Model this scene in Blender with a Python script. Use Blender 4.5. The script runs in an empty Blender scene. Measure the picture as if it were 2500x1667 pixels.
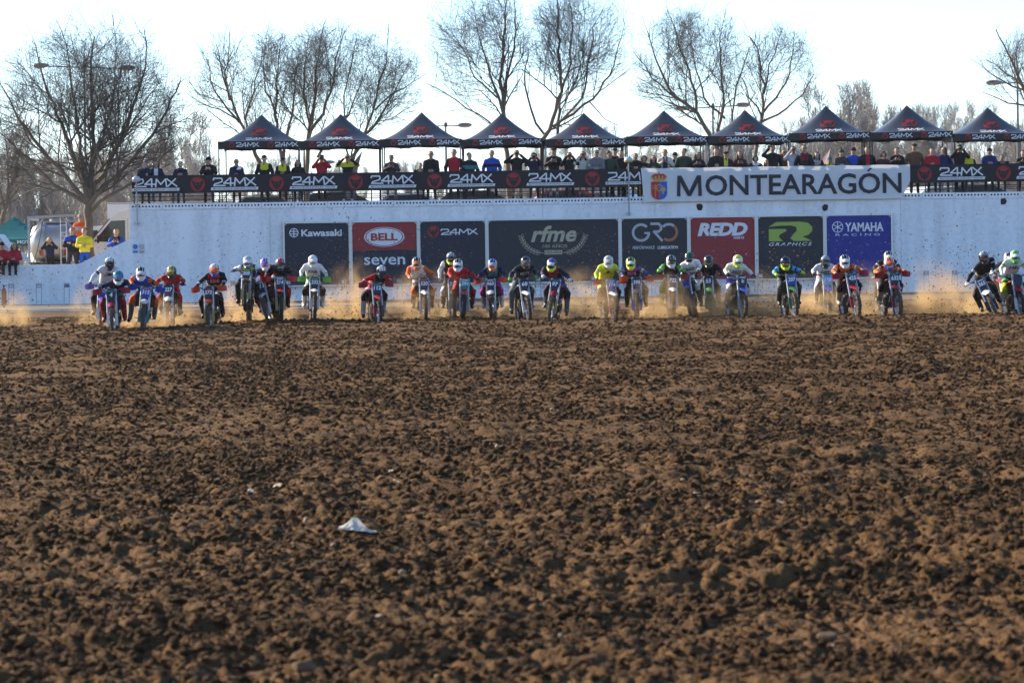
import bpy, math, random
import numpy as np
from mathutils import Vector, Matrix, Euler

sc = bpy.context.scene
COL = sc.collection
RAD = math.radians
R = random.Random(7)

# ------------------------------------------------------------------ camera, sky, sun, exposure
FPX, CAMH, ROLL = 8000.0, 1.835, RAD(0.81)
PITCH = math.atan(231.5 / FPX)
_f = Vector((0, math.cos(PITCH), -math.sin(PITCH)))
_r0 = Vector((1, 0, 0))
_u0 = Vector((0, math.sin(PITCH), math.cos(PITCH)))
_r = _r0 * math.cos(ROLL) - _u0 * math.sin(ROLL)
_u = _r0 * math.sin(ROLL) + _u0 * math.cos(ROLL)
CAMPOS = Vector((0, 0, CAMH))
cam = bpy.data.cameras.new('camera')
cam.lens = FPX * 36 / 2500
cam.sensor_width = 36
cam.clip_start, cam.clip_end = 0.5, 3000
cam.dof.use_dof = True
cam.dof.focus_distance = 80
cam.dof.aperture_fstop = 6.0
camo = bpy.data.objects.new('camera', cam)
COL.objects.link(camo)
M = Matrix.Identity(4)
for i in range(3):
    M[i][0], M[i][1], M[i][2] = _r[i], _u[i], -_f[i]
M.translation = CAMPOS
camo.matrix_world = M
sc.camera = camo

SUN_EL, SUN_AZ = RAD(25), RAD(-59)          # azimuth from +Y, negative = to the left
world = bpy.data.worlds.new('World')
sc.world = world
world.use_nodes = True
nt = world.node_tree
sky = nt.nodes.new('ShaderNodeTexSky')
sky.sky_type = 'NISHITA'
sky.sun_disc = False
sky.sun_elevation = SUN_EL
sky.sun_rotation = SUN_AZ
sky.air_density, sky.dust_density, sky.ozone_density = 0.8, 0.4, 4.5
nt.links.new(sky.outputs[0], nt.nodes['Background'].inputs[0])
nt.nodes['Background'].inputs[1].default_value = 0.115
sun = bpy.data.lights.new('sun', 'SUN')
sun.energy = 5.0
sun.angle = RAD(0.5)
sun.color = (1.0, 0.86, 0.66)
suno = bpy.data.objects.new('sun', sun)
COL.objects.link(suno)
SDIR = Vector((math.cos(SUN_EL) * math.sin(SUN_AZ), math.cos(SUN_EL) * math.cos(SUN_AZ), math.sin(SUN_EL)))
suno.rotation_euler = SDIR.to_track_quat('Z', 'Y').to_euler()
suno.location = (-60, 60, 60)
sc.view_settings.view_transform = 'Standard'
sc.view_settings.look = 'None'
sc.view_settings.exposure = 1.46
sc.view_settings.gamma = 1
sc.view_settings.use_curve_mapping = False
sc.render.engine = 'CYCLES'
sc.cycles.use_denoising = True
sc.cycles.max_bounces = 6
sc.cycles.diffuse_bounces = 3
sc.cycles.volume_bounces = 1
sc.cycles.caustics_reflective = False
sc.cycles.caustics_refractive = False


def at(px, py, Y):
    """world point that lies at depth Y behind photo pixel (px, py)"""
    d = _f + _r * ((px - 1250) / FPX) + _u * ((833.5 - py) / FPX)
    return CAMPOS + d * (Y / d.y)


# ------------------------------------------------------------------ materials
def lin(h):
    if not isinstance(h, str):
        return tuple(h)
    h = h.lstrip('#')
    c = [int(h[i:i + 2], 16) / 255 for i in (0, 2, 4)]
    return tuple(x / 12.92 if x <= .04045 else ((x + .055) / 1.055) ** 2.4 for x in c)


_mats = {}


def mat(c, rough=.55, metal=0., var=.12, scale=9., bump=0., trans=0., spec=.4, name=None):
    key = (c, rough, metal, var, scale, bump, trans, spec)
    if key in _mats:
        return _mats[key]
    m = bpy.data.materials.new(name or 'surface')
    m.use_nodes = True
    n, l = m.node_tree.nodes, m.node_tree.links
    b = n['Principled BSDF']
    c3 = lin(c)
    tc = n.new('ShaderNodeTexCoord')
    no = n.new('ShaderNodeTexNoise')
    no.inputs['Scale'].default_value = scale
    no.inputs['Detail'].default_value = 5
    l.new(tc.outputs['Object'], no.inputs['Vector'])
    mx = n.new('ShaderNodeMix')
    mx.data_type = 'RGBA'
    mx.inputs[6].default_value = (*[x * (1 - var) for x in c3], 1)
    mx.inputs[7].default_value = (*[min(1, x * (1 + var)) for x in c3], 1)
    l.new(no.outputs['Fac'], mx.inputs[0])
    l.new(mx.outputs[2], b.inputs['Base Color'])
    b.inputs['Roughness'].default_value = rough
    b.inputs['Metallic'].default_value = metal
    b.inputs['Specular IOR Level'].default_value = spec
    if bump:
        bp = n.new('ShaderNodeBump')
        bp.inputs['Strength'].default_value = bump
        bp.inputs['Distance'].default_value = .02
        l.new(no.outputs['Fac'], bp.inputs['Height'])
        l.new(bp.outputs[0], b.inputs['Normal'])
    if trans:
        t = n.new('ShaderNodeBsdfTranslucent')
        l.new(mx.outputs[2], t.inputs[0])
        ms = n.new('ShaderNodeMixShader')
        ms.inputs[0].default_value = trans
        l.new(b.outputs[0], ms.inputs[1])
        l.new(t.outputs[0], ms.inputs[2])
        l.new(ms.outputs[0], n['Material Output'].inputs[0])
    _mats[key] = m
    return m


def dirt_material():
    m = bpy.data.materials.new('tilled_dirt')
    m.use_nodes = True
    n, l = m.node_tree.nodes, m.node_tree.links
    b = n['Principled BSDF']
    tc = n.new('ShaderNodeTexCoord')
    def noise(scale, detail=6):
        q = n.new('ShaderNodeTexNoise')
        q.inputs['Scale'].default_value = scale
        q.inputs['Detail'].default_value = detail
        q.inputs['Roughness'].default_value = .65
        l.new(tc.outputs['Object'], q.inputs['Vector'])
        return q
    n1, n2, n3 = noise(.35), noise(3.5), noise(38, 4)
    r = n.new('ShaderNodeValToRGB')
    e = r.color_ramp.elements
    e[0].position, e[0].color = .3, (.062, .030, .0100, 1)
    e[1].position, e[1].color = .72, (.195, .106, .042, 1)
    ad = n.new('ShaderNodeMath'); ad.operation = 'MULTIPLY_ADD'
    ad.inputs[1].default_value, ad.inputs[2].default_value = .55, .0
    l.new(n1.outputs['Fac'], ad.inputs[0])
    ad2 = n.new('ShaderNodeMath'); ad2.operation = 'MULTIPLY_ADD'
    ad2.inputs[1].default_value = .45
    l.new(n2.outputs['Fac'], ad2.inputs[0]); l.new(ad.outputs[0], ad2.inputs[2])
    l.new(ad2.outputs[0], r.inputs[0]); l.new(r.outputs[0], b.inputs['Base Color'])
    b.inputs['Roughness'].default_value = .95
    b.inputs['Specular IOR Level'].default_value = .15
    bp = n.new('ShaderNodeBump')
    bp.inputs['Strength'].default_value = 1.0
    bp.inputs['Distance'].default_value = .045
    n4 = noise(13, 5)
    am = n.new('ShaderNodeMath'); am.operation = 'MULTIPLY_ADD'; am.inputs[1].default_value = 2.2
    l.new(n4.outputs['Fac'], am.inputs[0]); l.new(n3.outputs['Fac'], am.inputs[2])
    l.new(am.outputs[0], bp.inputs['Height']); l.new(bp.outputs[0], b.inputs['Normal'])
    return m


DIRT = dirt_material()


def plaster_material():
    m = bpy.data.materials.new('white_plaster')
    m.use_nodes = True
    n, l = m.node_tree.nodes, m.node_tree.links
    b = n['Principled BSDF']
    tc = n.new('ShaderNodeTexCoord')
    mp = n.new('ShaderNodeMapping')
    mp.inputs['Scale'].default_value = (1.6, 1.6, .12)
    l.new(tc.outputs['Object'], mp.inputs[0])
    a = n.new('ShaderNodeTexNoise'); a.inputs['Scale'].default_value = 1.2; a.inputs['Detail'].default_value = 7
    l.new(mp.outputs[0], a.inputs['Vector'])
    c = n.new('ShaderNodeTexNoise'); c.inputs['Scale'].default_value = 7; c.inputs['Detail'].default_value = 6
    l.new(tc.outputs['Object'], c.inputs['Vector'])
    r = n.new('ShaderNodeValToRGB')
    e = r.color_ramp.elements
    e[0].position, e[0].color = .34, (.66, .665, .675, 1)
    e[1].position, e[1].color = .56, (.88, .88, .885, 1)
    ad = n.new('ShaderNodeMath'); ad.operation = 'MULTIPLY_ADD'; ad.inputs[1].default_value = .6
    ml = n.new('ShaderNodeMath'); ml.operation = 'MULTIPLY'; ml.inputs[1].default_value = .4
    l.new(c.outputs['Fac'], ml.inputs[0]); l.new(ml.outputs[0], ad.inputs[2]); l.new(a.outputs['Fac'], ad.inputs[0])
    l.new(ad.outputs[0], r.inputs[0])
    # thrown mud: small brown specks
    v = n.new('ShaderNodeTexVoronoi'); v.inputs['Scale'].default_value = 5.5; v.inputs['Randomness'].default_value = 1
    l.new(tc.outputs['Object'], v.inputs['Vector'])
    lt = n.new('ShaderNodeMath'); lt.operation = 'LESS_THAN'
    ml2 = n.new('ShaderNodeMath'); ml2.operation = 'MULTIPLY_ADD'; ml2.inputs[1].default_value = .30; ml2.inputs[2].default_value = -.19
    sx = n.new('ShaderNodeSeparateXYZ'); l.new(tc.outputs['Object'], sx.inputs[0])
    mr = n.new('ShaderNodeMapRange'); mr.inputs[1].default_value, mr.inputs[2].default_value, mr.inputs[3].default_value, mr.inputs[4].default_value = 0., 2.4, -.17, -.245
    l.new(sx.outputs['Z'], mr.inputs[0]); l.new(mr.outputs[0], ml2.inputs[2])
    l.new(v.outputs['Color'], ml2.inputs[0]); l.new(v.outputs['Distance'], lt.inputs[0]); l.new(ml2.outputs[0], lt.inputs[1])
    mx = n.new('ShaderNodeMix'); mx.data_type = 'RGBA'
    mx.inputs[7].default_value = (.10, .065, .04, 1)
    l.new(lt.outputs[0], mx.inputs[0]); l.new(r.outputs[0], mx.inputs[6])
    l.new(mx.outputs[2], b.inputs['Base Color'])
    b.inputs['Roughness'].default_value = .85
    bp = n.new('ShaderNodeBump'); bp.inputs['Strength'].default_value = .25; bp.inputs['Distance'].default_value = .02
    l.new(c.outputs['Fac'], bp.inputs['Height']); l.new(bp.outputs[0], b.inputs['Normal'])
    return m


PLASTER = plaster_material()
ALU = mat((.55, .56, .57), .4, .7, .1)
STEEL = mat((.32, .33, .35), .5, .6, .15)
BLACKMETAL = mat((.02, .02, .022), .5, .3)
WHITE = mat((.78, .78, .77), .45)
RUBBER = mat((.035, .032, .03), .85, 0, .3, 30)
MUDDYRUBBER = mat((.09, .065, .045), .9, 0, .45, 14)
PRINTWHITE = mat((.72, .72, .73), .6, 0, .05)
GLASS = mat((.03, .035, .04), .08, 0, .1, 2, spec=.6)
BARK = mat((.105, .092, .080), .9, 0, .35, 3, .6)
TWIG = mat((.10, .089, .080), .85, 0, .3, 3)
TRUNKBARK = mat((.15, .112, .08), .9, 0, .35, 4, .6)


# ------------------------------------------------------------------ mesh helpers
def mesh_np(name, V, Fq, mats=(), midx=None, smooth=False):
    """V (n,3), Fq (m,k) all faces with k corners"""
    V = np.asarray(V, dtype=np.float32); Fq = np.asarray(Fq, dtype=np.int32)
    me = bpy.data.meshes.new(name)
    me.vertices.add(len(V)); me.vertices.foreach_set('co', V.ravel())
    k = Fq.shape[1]
    me.loops.add(Fq.size); me.loops.foreach_set('vertex_index', Fq.ravel())
    me.polygons.add(len(Fq))
    me.polygons.foreach_set('loop_start', np.arange(0, Fq.size, k, dtype=np.int32))
    for m in mats:
        me.materials.append(m)
    if midx is not None:
        me.polygons.foreach_set('material_index', np.asarray(midx, dtype=np.int32))
    if smooth:
        me.polygons.foreach_set('use_smooth', np.ones(len(Fq), dtype=bool))
    me.update(calc_edges=True)
    return me


class MB:
    def __init__(s):
        s.v, s.f, s.m, s.cur = [], [], [], 0

    def add(s, vs, fs):
        o = len(s.v)
        s.v += [tuple(x) for x in vs]
        s.f += [tuple(i + o for i in q) for q in fs]
        s.m += [s.cur] * len(fs)
        return s

    def box(s, c, d, rot=None, taper=1.):
        c = Vector(c); h = Vector(d) / 2
        vs = []
        for z in (-1, 1):
            k = taper if z > 0 else 1
            for x, y in ((-1, -1), (1, -1), (1, 1), (-1, 1)):
                p = Vector((x * h.x * k, y * h.y * k, z * h.z))
                if rot is not None:
                    p = Euler(rot).to_matrix() @ p
                vs.append(c + p)
        return s.add(vs, [(0, 3, 2, 1), (4, 5, 6, 7), (0, 1, 5, 4), (1, 2, 6, 5), (2, 3, 7, 6), (3, 0, 4, 7)])

    def tube(s, path, rad, n=8, caps=True, flat=1.):
        path = [Vector(p) for p in path]
        if not hasattr(rad, '__len__'):
            rad = [rad] * len(path)
        rings = []
        prev = None
        for i, p in enumerate(path):
            t = (path[min(i + 1, len(path) - 1)] - path[max(i - 1, 0)])
            t = t.normalized() if t.length > 1e-9 else Vector((0, 0, 1))
            if prev is None:
                a = Vector((0, 0, 1)) if abs(t.z) < .9 else Vector((1, 0, 0))
                x = t.cross(a).normalized()
            else:
                x = (prev - t * prev.dot(t)).normalized()
            prev = x
            y = t.cross(x)
            rings.append([p + (x * math.cos(2 * math.pi * k / n) + y * math.sin(2 * math.pi * k / n) * flat) * rad[i] for k in range(n)])
        vs = [q for r in rings for q in r]
        fs = []
        for i in range(len(path) - 1):
            for k in range(n):
                a, b = i * n + k, i * n + (k + 1) % n
                fs.append((a, b, b + n, a + n))
        if caps:
            fs.append(tuple(range(n - 1, -1, -1)))
            fs.append(tuple(range(len(vs) - n, len(vs))))
        return s.add(vs, fs)

    def cyl(s, a, b, r0, r1=None, n=10):
        return s.tube([a, b], [r0, r0 if r1 is None else r1], n)

    def lathe(s, prof, n=14, c=(0, 0, 0), axis='z', a0=0, a1=2 * math.pi):
        full = abs(a1 - a0 - 2 * math.pi) < 1e-6
        cnt = n if full else n + 1
        vs = []
        for r, z in prof:
            for k in range(cnt):
                a = a0 + (a1 - a0) * k / n
                p = (r * math.cos(a), r * math.sin(a), z)
                if axis == 'x':
                    p = (p[2], p[0], p[1])
                elif axis == 'y':
                    p = (p[1], p[2], p[0])
                vs.append(Vector(p) + Vector(c))
        fs = []
        for i in range(len(prof) - 1):
            for k in range(n):
                a, b = i * cnt + k, i * cnt + (k + 1) % cnt
                fs.append((a, b, b + cnt, a + cnt))
        return s.add(vs, fs)

    def ell(s, c, r, n=12, m=8, keep=None):
        vs, fs = [], []
        for j in range(m + 1):
            th = math.pi * j / m
            for k in range(n):
                a = 2 * math.pi * k / n
                vs.append((c[0] + r[0] * math.sin(th) * math.cos(a), c[1] + r[1] * math.sin(th) * math.sin(a), c[2] + r[2] * math.cos(th)))
        for j in range(m):
            for k in range(n):
                a, b = j * n + k, j * n + (k + 1) % n
                q = (a, a + n, b + n, b)
                if keep:
                    ce = [sum(vs[i][x] for i in q) / 4 for x in range(3)]
                    if not keep(*ce):
                        continue
                fs.append(q)
        return s.add(vs, fs)

    def prism(s, poly, y0, y1):
        """poly in (x,z), extruded along y"""
        n = len(poly)
        vs = [(p[0], y0, p[1]) for p in poly] + [(p[0], y1, p[1]) for p in poly]
        fs = [tuple(range(n)), tuple(range(2 * n - 1, n - 1, -1))]
        fs += [((i + 1) % n, i, i + n, (i + 1) % n + n) for i in range(n)]
        return s.add(vs, fs)

    def sheet(s, rows, thick=0.004):
        """rows: list of lists of points; closed slab of given thickness along -normal approx (z)"""
        m, n = len(rows), len(rows[0])
        P = [Vector(p) for r in rows for p in r]
        Q = [p - Vector((0, 0, thick)) for p in P]
        fs = []
        for i in range(m - 1):
            for k in range(n - 1):
                a = i * n + k
                fs.append((a, a + 1, a + n + 1, a + n))
                o = m * n
                fs.append((o + a, o + a + n, o + a + n + 1, o + a + 1))
        border = [k for k in range(n)] + [i * n + n - 1 for i in range(1, m)] + [(m - 1) * n + k for k in range(n - 2, -1, -1)] + [i * n for i in range(m - 2, 0, -1)]
        for a, b in zip(border, border[1:] + border[:1]):
            fs.append((b, a, a + m * n, b + m * n))
        return s.add(P + Q, fs)

    def mesh(s, name, mats, smooth=False):
        me = bpy.data.meshes.new(name)
        me.from_pydata(s.v, [], s.f)
        for m in (mats if isinstance(mats, (list, tuple)) else [mats]):
            me.materials.append(m)
        if any(s.m):
            me.polygons.foreach_set('material_index', s.m)
        if smooth:
            me.polygons.foreach_set('use_smooth', [True] * len(me.polygons))
        me.update()
        return me

    def build(s, name, mats, parent=None, smooth=False, **k):
        return add(name, s.mesh(name, mats, smooth), parent, **k)


def add(name, data, parent=None, label=None, cat=None, group=None, kind=None, loc=None, rot=None, scale=None, mats=None):
    o = bpy.data.objects.new(name, data)
    COL.objects.link(o)
    if parent is not None:
        o.parent = parent
    if loc is not None:
        o.location = loc
    if rot is not None:
        o.rotation_euler = rot
    if scale is not None:
        o.scale = scale
    if mats:
        for i, m in enumerate(mats):
            o.material_slots[i].link = 'OBJECT'
            o.material_slots[i].material = m
    for key, val in (('label', label), ('category', cat), ('group', group), ('kind', kind)):
        if val:
            o[key] = val
    return o


_txt = {}


def text(s, size=1., bold=0., shear=0., wide=1., th=.003, spacing=1.):
    """upright text mesh in the x-z plane, facing -y, centred"""
    key = (s, size, bold, shear, wide, th, spacing)
    if key in _txt:
        return _txt[key]
    cu = bpy.data.curves.new('lettering', 'FONT')
    cu.body = s
    cu.size = size
    cu.offset = bold * size
    cu.shear = shear
    cu.space_character = spacing
    cu.resolution_u = 3
    cu.extrude = th / 2
    ob = bpy.data.objects.new('lettering', cu)
    me = bpy.data.meshes.new_from_object(ob)
    bpy.data.objects.remove(ob); bpy.data.curves.remove(cu)
    n = len(me.vertices)
    co = np.empty(n * 3, np.float32); me.vertices.foreach_get('co', co); co = co.reshape(-1, 3)
    out = np.empty_like(co)
    out[:, 0] = (co[:, 0] - (co[:, 0].min() + co[:, 0].max()) / 2) * wide
    out[:, 1] = -co[:, 2]
    out[:, 2] = co[:, 1] - (co[:, 1].min() + co[:, 1].max()) / 2
    me.vertices.foreach_set('co', out.ravel())
    me.materials.clear()
    me.name = 'lettering'
    me.update()
    _txt[key] = me
    return me


def lettering(s, parent, loc, m, fit_w=None, fit_h=None, name='lettering', rot=None, **k):
    """text scaled to width fit_w / height fit_h"""
    base = text(s, 1., **k)
    n = len(base.vertices)
    co = np.empty(n * 3, np.float32); base.vertices.foreach_get('co', co); co = co.reshape(-1, 3)
    w, h = np.ptp(co[:, 0]), np.ptp(co[:, 2])
    sx = fit_w / w if fit_w else None
    sz = fit_h / h if fit_h else None
    sx, sz = sx or sz, sz or sx
    me = base.copy()
    me.materials.append(m)
    return add(name, me, parent, loc=loc, scale=(sx, 1, sz), rot=rot)


def strokes(lines, w):
    """flat polygons for thick polylines in (x,z): returns MB pieces as prisms"""
    mb = MB()
    for ln in lines:
        for (x0, z0), (x1, z1) in zip(ln, ln[1:]):
            d = Vector((x1 - x0, z1 - z0)); L = d.length; d /= L
            nn = Vector((-d.y, d.x)) * w / 2
            e = d * w * .32
            mb.prism([(x0 - e.x - nn.x, z0 - e.y - nn.y), (x1 + e.x - nn.x, z1 + e.y - nn.y), (x1 + e.x + nn.x, z1 + e.y + nn.y), (x0 - e.x + nn.x, z0 - e.y + nn.y)], -.0015 - .0002 * R.random(), .0015)
    return mb


def logo_24mx_lines():
    L = [[(0, .74), (.07, .95), (.95, .95), (1.02, .8), (1.02, .6), (.9, .48), (.2, .25), (.05, .05), (1.35, .05)],
         [(1.95, 1.0), (1.2, .32), (2.45, .32)], [(2.0, .0), (2.0, .98)],
         [(2.45, 0), (2.55, .95), (3.05, .3), (3.6, .95), (3.72, 0)],
         [(3.75, .97), (4.9, .03)], [(3.85, .03), (4.75, .97)]]
    return [[(x / 4.9 - .5, z / 4.9 - .1) for x, z in l] for l in L]


LOGO24 = strokes(logo_24mx_lines(), .034).mesh('lettering', PRINTWHITE)
RED_PRINT = mat((.34, .022, .022), .6, 0, .05)
DARK_PRINT = mat((.012, .013, .018), .6, 0, .1)


def disc(mb, r, y0, y1, n=24, sx=1.):
    mb.prism([(r * sx * math.cos(2 * math.pi * k / n), r * math.sin(2 * math.pi * k / n)) for k in range(n)], y0, y1)


def ring(mb, r0, r1, y0, y1, n=28, sx=1., a0=0., a1=2 * math.pi):
    for k in range(n):
        a, b = a0 + (a1 - a0) * k / n, a0 + (a1 - a0) * (k + 1) / n
        mb.prism([(r0 * sx * math.cos(a), r0 * math.sin(a)), (r1 * sx * math.cos(a), r1 * math.sin(a)), (r1 * sx * math.cos(b), r1 * math.sin(b)), (r0 * sx * math.cos(b), r0 * math.sin(b))], y0, y1)


def emblem_mesh():
    mb = MB()
    mb.cur = 0; disc(mb, .5, -.002, .002)
    mb.cur = 1; ring(mb, .44, .465, -.004, -.0021)
    half = [(0, .12), (.10, .10), (.20, .16), (.36, .27), (.38, .12), (.33, -.02), (.27, -.12), (.24, -.22), (.12, -.34), (0, -.44)]
    poly = half + [(-x, z) for x, z in half[-2:0:-1]]
    mb.prism(poly[::-1], -.004, -.0021)
    mb.cur = 0
    for s in (-1, 1):
        mb.prism([(s * .05, -.02), (s * .2, .04), (s * .2, .0), (s * .07, -.06)], -.0055, -.0041)
    return mb.mesh('emblem', [RED_PRINT, DARK_PRINT])


EMBLEM = emblem_mesh()


# ------------------------------------------------------------------ numpy noise
def _hash(ix, iy, seed):
    h = (ix.astype(np.int64) * 374761393 + iy.astype(np.int64) * 668265263 + seed * 982451653) & 0xffffffff
    h = ((h ^ (h >> 13)) * 1274126177) & 0xffffffff
    return ((h ^ (h >> 16)) & 0xffffff) / float(0xffffff)


def perlin(x, y, seed=0):
    ix, iy = np.floor(x), np.floor(y)
    fx, fy = x - ix, y - iy
    ux, uy = fx * fx * fx * (fx * (fx * 6 - 15) + 10), fy * fy * fy * (fy * (fy * 6 - 15) + 10)
    def g(dx, dy):
        a = _hash(ix + dx, iy + dy, seed) * 2 * np.pi
        return np.cos(a) * (fx - dx) + np.sin(a) * (fy - dy)
    a = g(0, 0) * (1 - ux) + g(1, 0) * ux
    b = g(0, 1) * (1 - ux) + g(1, 1) * ux
    return (a * (1 - uy) + b * uy) * 1.4


def clods(x, y, seed=0):
    """rounded lumps of uneven size"""
    ix, iy = np.floor(x), np.floor(y)
    best = np.zeros_like(x)
    for dx in (-1, 0, 1):
        for dy in (-1, 0, 1):
            cx, cy = ix + dx, iy + dy
            px = cx + _hash(cx, cy, seed); py = cy + _hash(cx, cy, seed + 11)
            rr = .35 + .5 * _hash(cx, cy, seed + 23)
            d2 = ((x - px) ** 2 + (y - py) ** 2) / rr ** 2
            best = np.maximum(best, np.clip(1 - d2, 0, 1) ** .6 * rr)
    return best


def smooth01(x, a, b):
    t = np.clip((x - a) / (b - a), 0, 1)
    return t * t * (3 - 2 * t)


def ground_low(x, y):
    """large forms of the tilled field"""
    z = .10 * perlin(x / 5.5 + 3.1, y / 3.0, 1) + .085 * perlin(x / 2.8, y / 1.0 + 7, 2) + .07 * (np.abs(perlin(x / 7 + y / 9, y / 1.6 + x / 14, 31)) - .3)
    ridge = .11 * np.exp(-((y - 74.5) / 2.2) ** 2) * smooth01(x, -1.5, 3.0)
    ridge += .05 * np.exp(-((y - 72.5) / 1.6) ** 2) * smooth01(-x, 2, 5)
    for xr, sl, dp in ((11.6, .045, .06), (8.2, .03, .05), (5.1, .012, .045), (-6.4, -.02, .05), (-9.9, -.035, .05), (.8, .006, .035)):
        dx = x - (xr + sl * (y - 78) + .25 * perlin(y / 6, y * 0 + xr, 55))
        on = np.clip(.2 + 1.6 * perlin(y / 7 + xr, y * 0 + 3.3, 56), 0, 1)
        z = z + on * dp * (-np.exp(-(dx / .13) ** 2) + .55 * np.exp(-((np.abs(dx) - .26) / .10) ** 2))
    fade = 1 - smooth01(y, 82, 100)
    return (z * .8 + ridge) * fade - .03


def ground_z(x, y):
    return float(ground_low(np.array([float(x)]), np.array([float(y)]))[0])


# ------------------------------------------------------------------ the ground
def ground_fine(X, Y, sp=None):
    if sp is None:
        sp = np.maximum(.00206 * Y, (.178 * Y + 1.6) * 2 / 500)
    Z = ground_low(X, Y)
    fade = 1 - smooth01(Y, 84, 98)
    rough = np.clip(.72 + .9 * perlin(X / 3.0, Y / 2.2, 40), .25, 1.4) * (.6 + .4 * smooth01(Y, 12, 20)) 
    for lam, amp, sd in ((.9, .055, 3), (.42, .052, 4), (.21, .050, 5), (.11, .052, 6), (.062, .040, 8)):
        w = smooth01(lam / sp, 1.3, 2.6) * fade
        wx, wy = X + .2 * lam * perlin(X / lam, Y / lam, sd + 90), Y + .2 * lam * perlin(X / lam + 9, Y / lam, sd + 91)
        Z += w * rough * amp * (clods(wx / lam, wy / lam, sd) - .35)
        Z += w * amp * .45 * perlin(X / lam * 1.7, Y / lam * 1.7, sd + 50)
    return Z


def build_ground():
    # wide sheet to the horizon
    mb = MB()
    mb.add([(-420, -60, -.25), (420, -60, -.25), (420, 640, -.25), (-420, 640, -.25)], [(0, 1, 2, 3)])
    mb.build('ground', DIRT, kind='structure')
    # tilled dirt near the camera: rows spaced by distance
    ys = np.exp(np.linspace(math.log(10.5), math.log(103.0), 1110))
    ts = np.linspace(-1, 1, 500)
    Y, T = np.meshgrid(ys, ts, indexing='ij')
    X = T * (.178 * Y + 1.6)
    sp = np.maximum(.00206 * Y, (.178 * Y + 1.6) * 2 / 500)
    Z = ground_fine(X, Y, sp)
    far = smooth01(Y, 96, 102)
    Z = Z * (1 - far) + far * (-.02)
    n, m = X.shape
    V = np.stack([X, Y, Z], -1).reshape(-1, 3)
    idx = np.arange(n * m).reshape(n, m)
    Fq = np.stack([idx[:-1, :-1], idx[:-1, 1:], idx[1:, 1:], idx[1:, :-1]], -1).reshape(-1, 4)
    add('dirt_track', mesh_np('dirt_track', V, Fq, [DIRT], smooth=True), kind='structure')
    # worn start strip at the foot of the wall
    strip = mat((.075, .055, .040), .95, 0, .35, 1.2, .5)
    mb = MB()
    mb.box((0, 110, -.06), (70, 15.2, .11))
    mb.build('start_strip', strip, kind='structure')
    mb = MB()
    mb.box((-11.2, 105.2, .02), (13, .5, .09)); mb.box((-14.6, 103.6, .01), (6.5, .35, .07))
    mb.build('kerb', mat((.5, .42, .33), .9, 0, .2, 3), kind='structure')


build_ground()


# ------------------------------------------------------------------ scatter with geometry nodes (only for what nobody could count)
def scatter(name, pts, rot, scl, vid, meshes, label, cat):
    pts = np.asarray(pts, np.float32)
    me = bpy.data.meshes.new(name)
    me.vertices.add(len(pts)); me.vertices.foreach_set('co', pts.ravel())
    a = me.attributes.new('rot', 'FLOAT_VECTOR', 'POINT'); a.data.foreach_set('vector', np.asarray(rot, np.float32).ravel())
    a = me.attributes.new('scl', 'FLOAT_VECTOR', 'POINT'); a.data.foreach_set('vector', np.asarray(scl, np.float32).ravel())
    a = me.attributes.new('vid', 'INT', 'POINT'); a.data.foreach_set('value', np.asarray(vid, np.int32))
    me.update()
    o = add(name, me, label=label, cat=cat, kind='stuff')
    g = bpy.data.node_groups.new(name, 'GeometryNodeTree')
    g.interface.new_socket('Geometry', in_out='INPUT', socket_type='NodeSocketGeometry')
    g.interface.new_socket('Geometry', in_out='OUTPUT', socket_type='NodeSocketGeometry')
    n, l = g.nodes, g.links
    gi, go = n.new('NodeGroupInput'), n.new('NodeGroupOutput')
    coll = bpy.data.collections.new(name + '_sources')
    for i, m in enumerate(meshes):
        so = bpy.data.objects.new('%s_source_%02d' % (name, i), m)
        coll.objects.link(so)
    ci = n.new('GeometryNodeCollectionInfo')
    ci.inputs['Collection'].default_value = coll
    ci.inputs['Separate Children'].default_value = True
    ci.inputs['Reset Children'].default_value = True
    ip = n.new('GeometryNodeInstanceOnPoints')
    ip.inputs['Pick Instance'].default_value = True
    def attr(nm, t):
        q = n.new('GeometryNodeInputNamedAttribute'); q.data_type = t
        q.inputs['Name'].default_value = nm
        return q.outputs['Attribute']
    er = n.new('FunctionNodeEulerToRotation')
    l.new(gi.outputs[0], ip.inputs['Points']); l.new(ci.outputs[0], ip.inputs['Instance'])
    l.new(attr('vid', 'INT'), ip.inputs['Instance Index'])
    l.new(attr('rot', 'FLOAT_VECTOR'), er.inputs[0]); l.new(er.outputs[0], ip.inputs['Rotation'])
    l.new(attr('scl', 'FLOAT_VECTOR'), ip.inputs['Scale'])
    l.new(ip.outputs[0], go.inputs[0])
    md = o.modifiers.new('scatter', 'NODES')
    md.node_group = g
    return o


def rock_mesh(seed, sub=2, rough=.35, m=DIRT, smooth=False):
    import bmesh
    bm = bmesh.new()
    bmesh.ops.create_icosphere(bm, subdivisions=sub, radius=1)
    rr = random.Random(seed)
    ds = [(Vector((rr.gauss(0, 1), rr.gauss(0, 1), rr.gauss(0, 1))).normalized(), rr.uniform(.55, .9)) for _ in range(9)]
    for v in bm.verts:
        p = v.co.copy()
        for d, h in ds:                       # chop facets
            t = p.dot(d)
            if t > h:
                p -= d * (t - h) * .85
        p += Vector((rr.gauss(0, 1), rr.gauss(0, 1), rr.gauss(0, 1))) * rough * .12
        v.co = Vector((p.x * 1.15, p.y, p.z * .72))
    me = bpy.data.meshes.new('clod')
    bm.to_mesh(me); bm.free()
    me.materials.append(m)
    if smooth:
        me.polygons.foreach_set('use_smooth', [True] * len(me.polygons))
    return me


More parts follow.
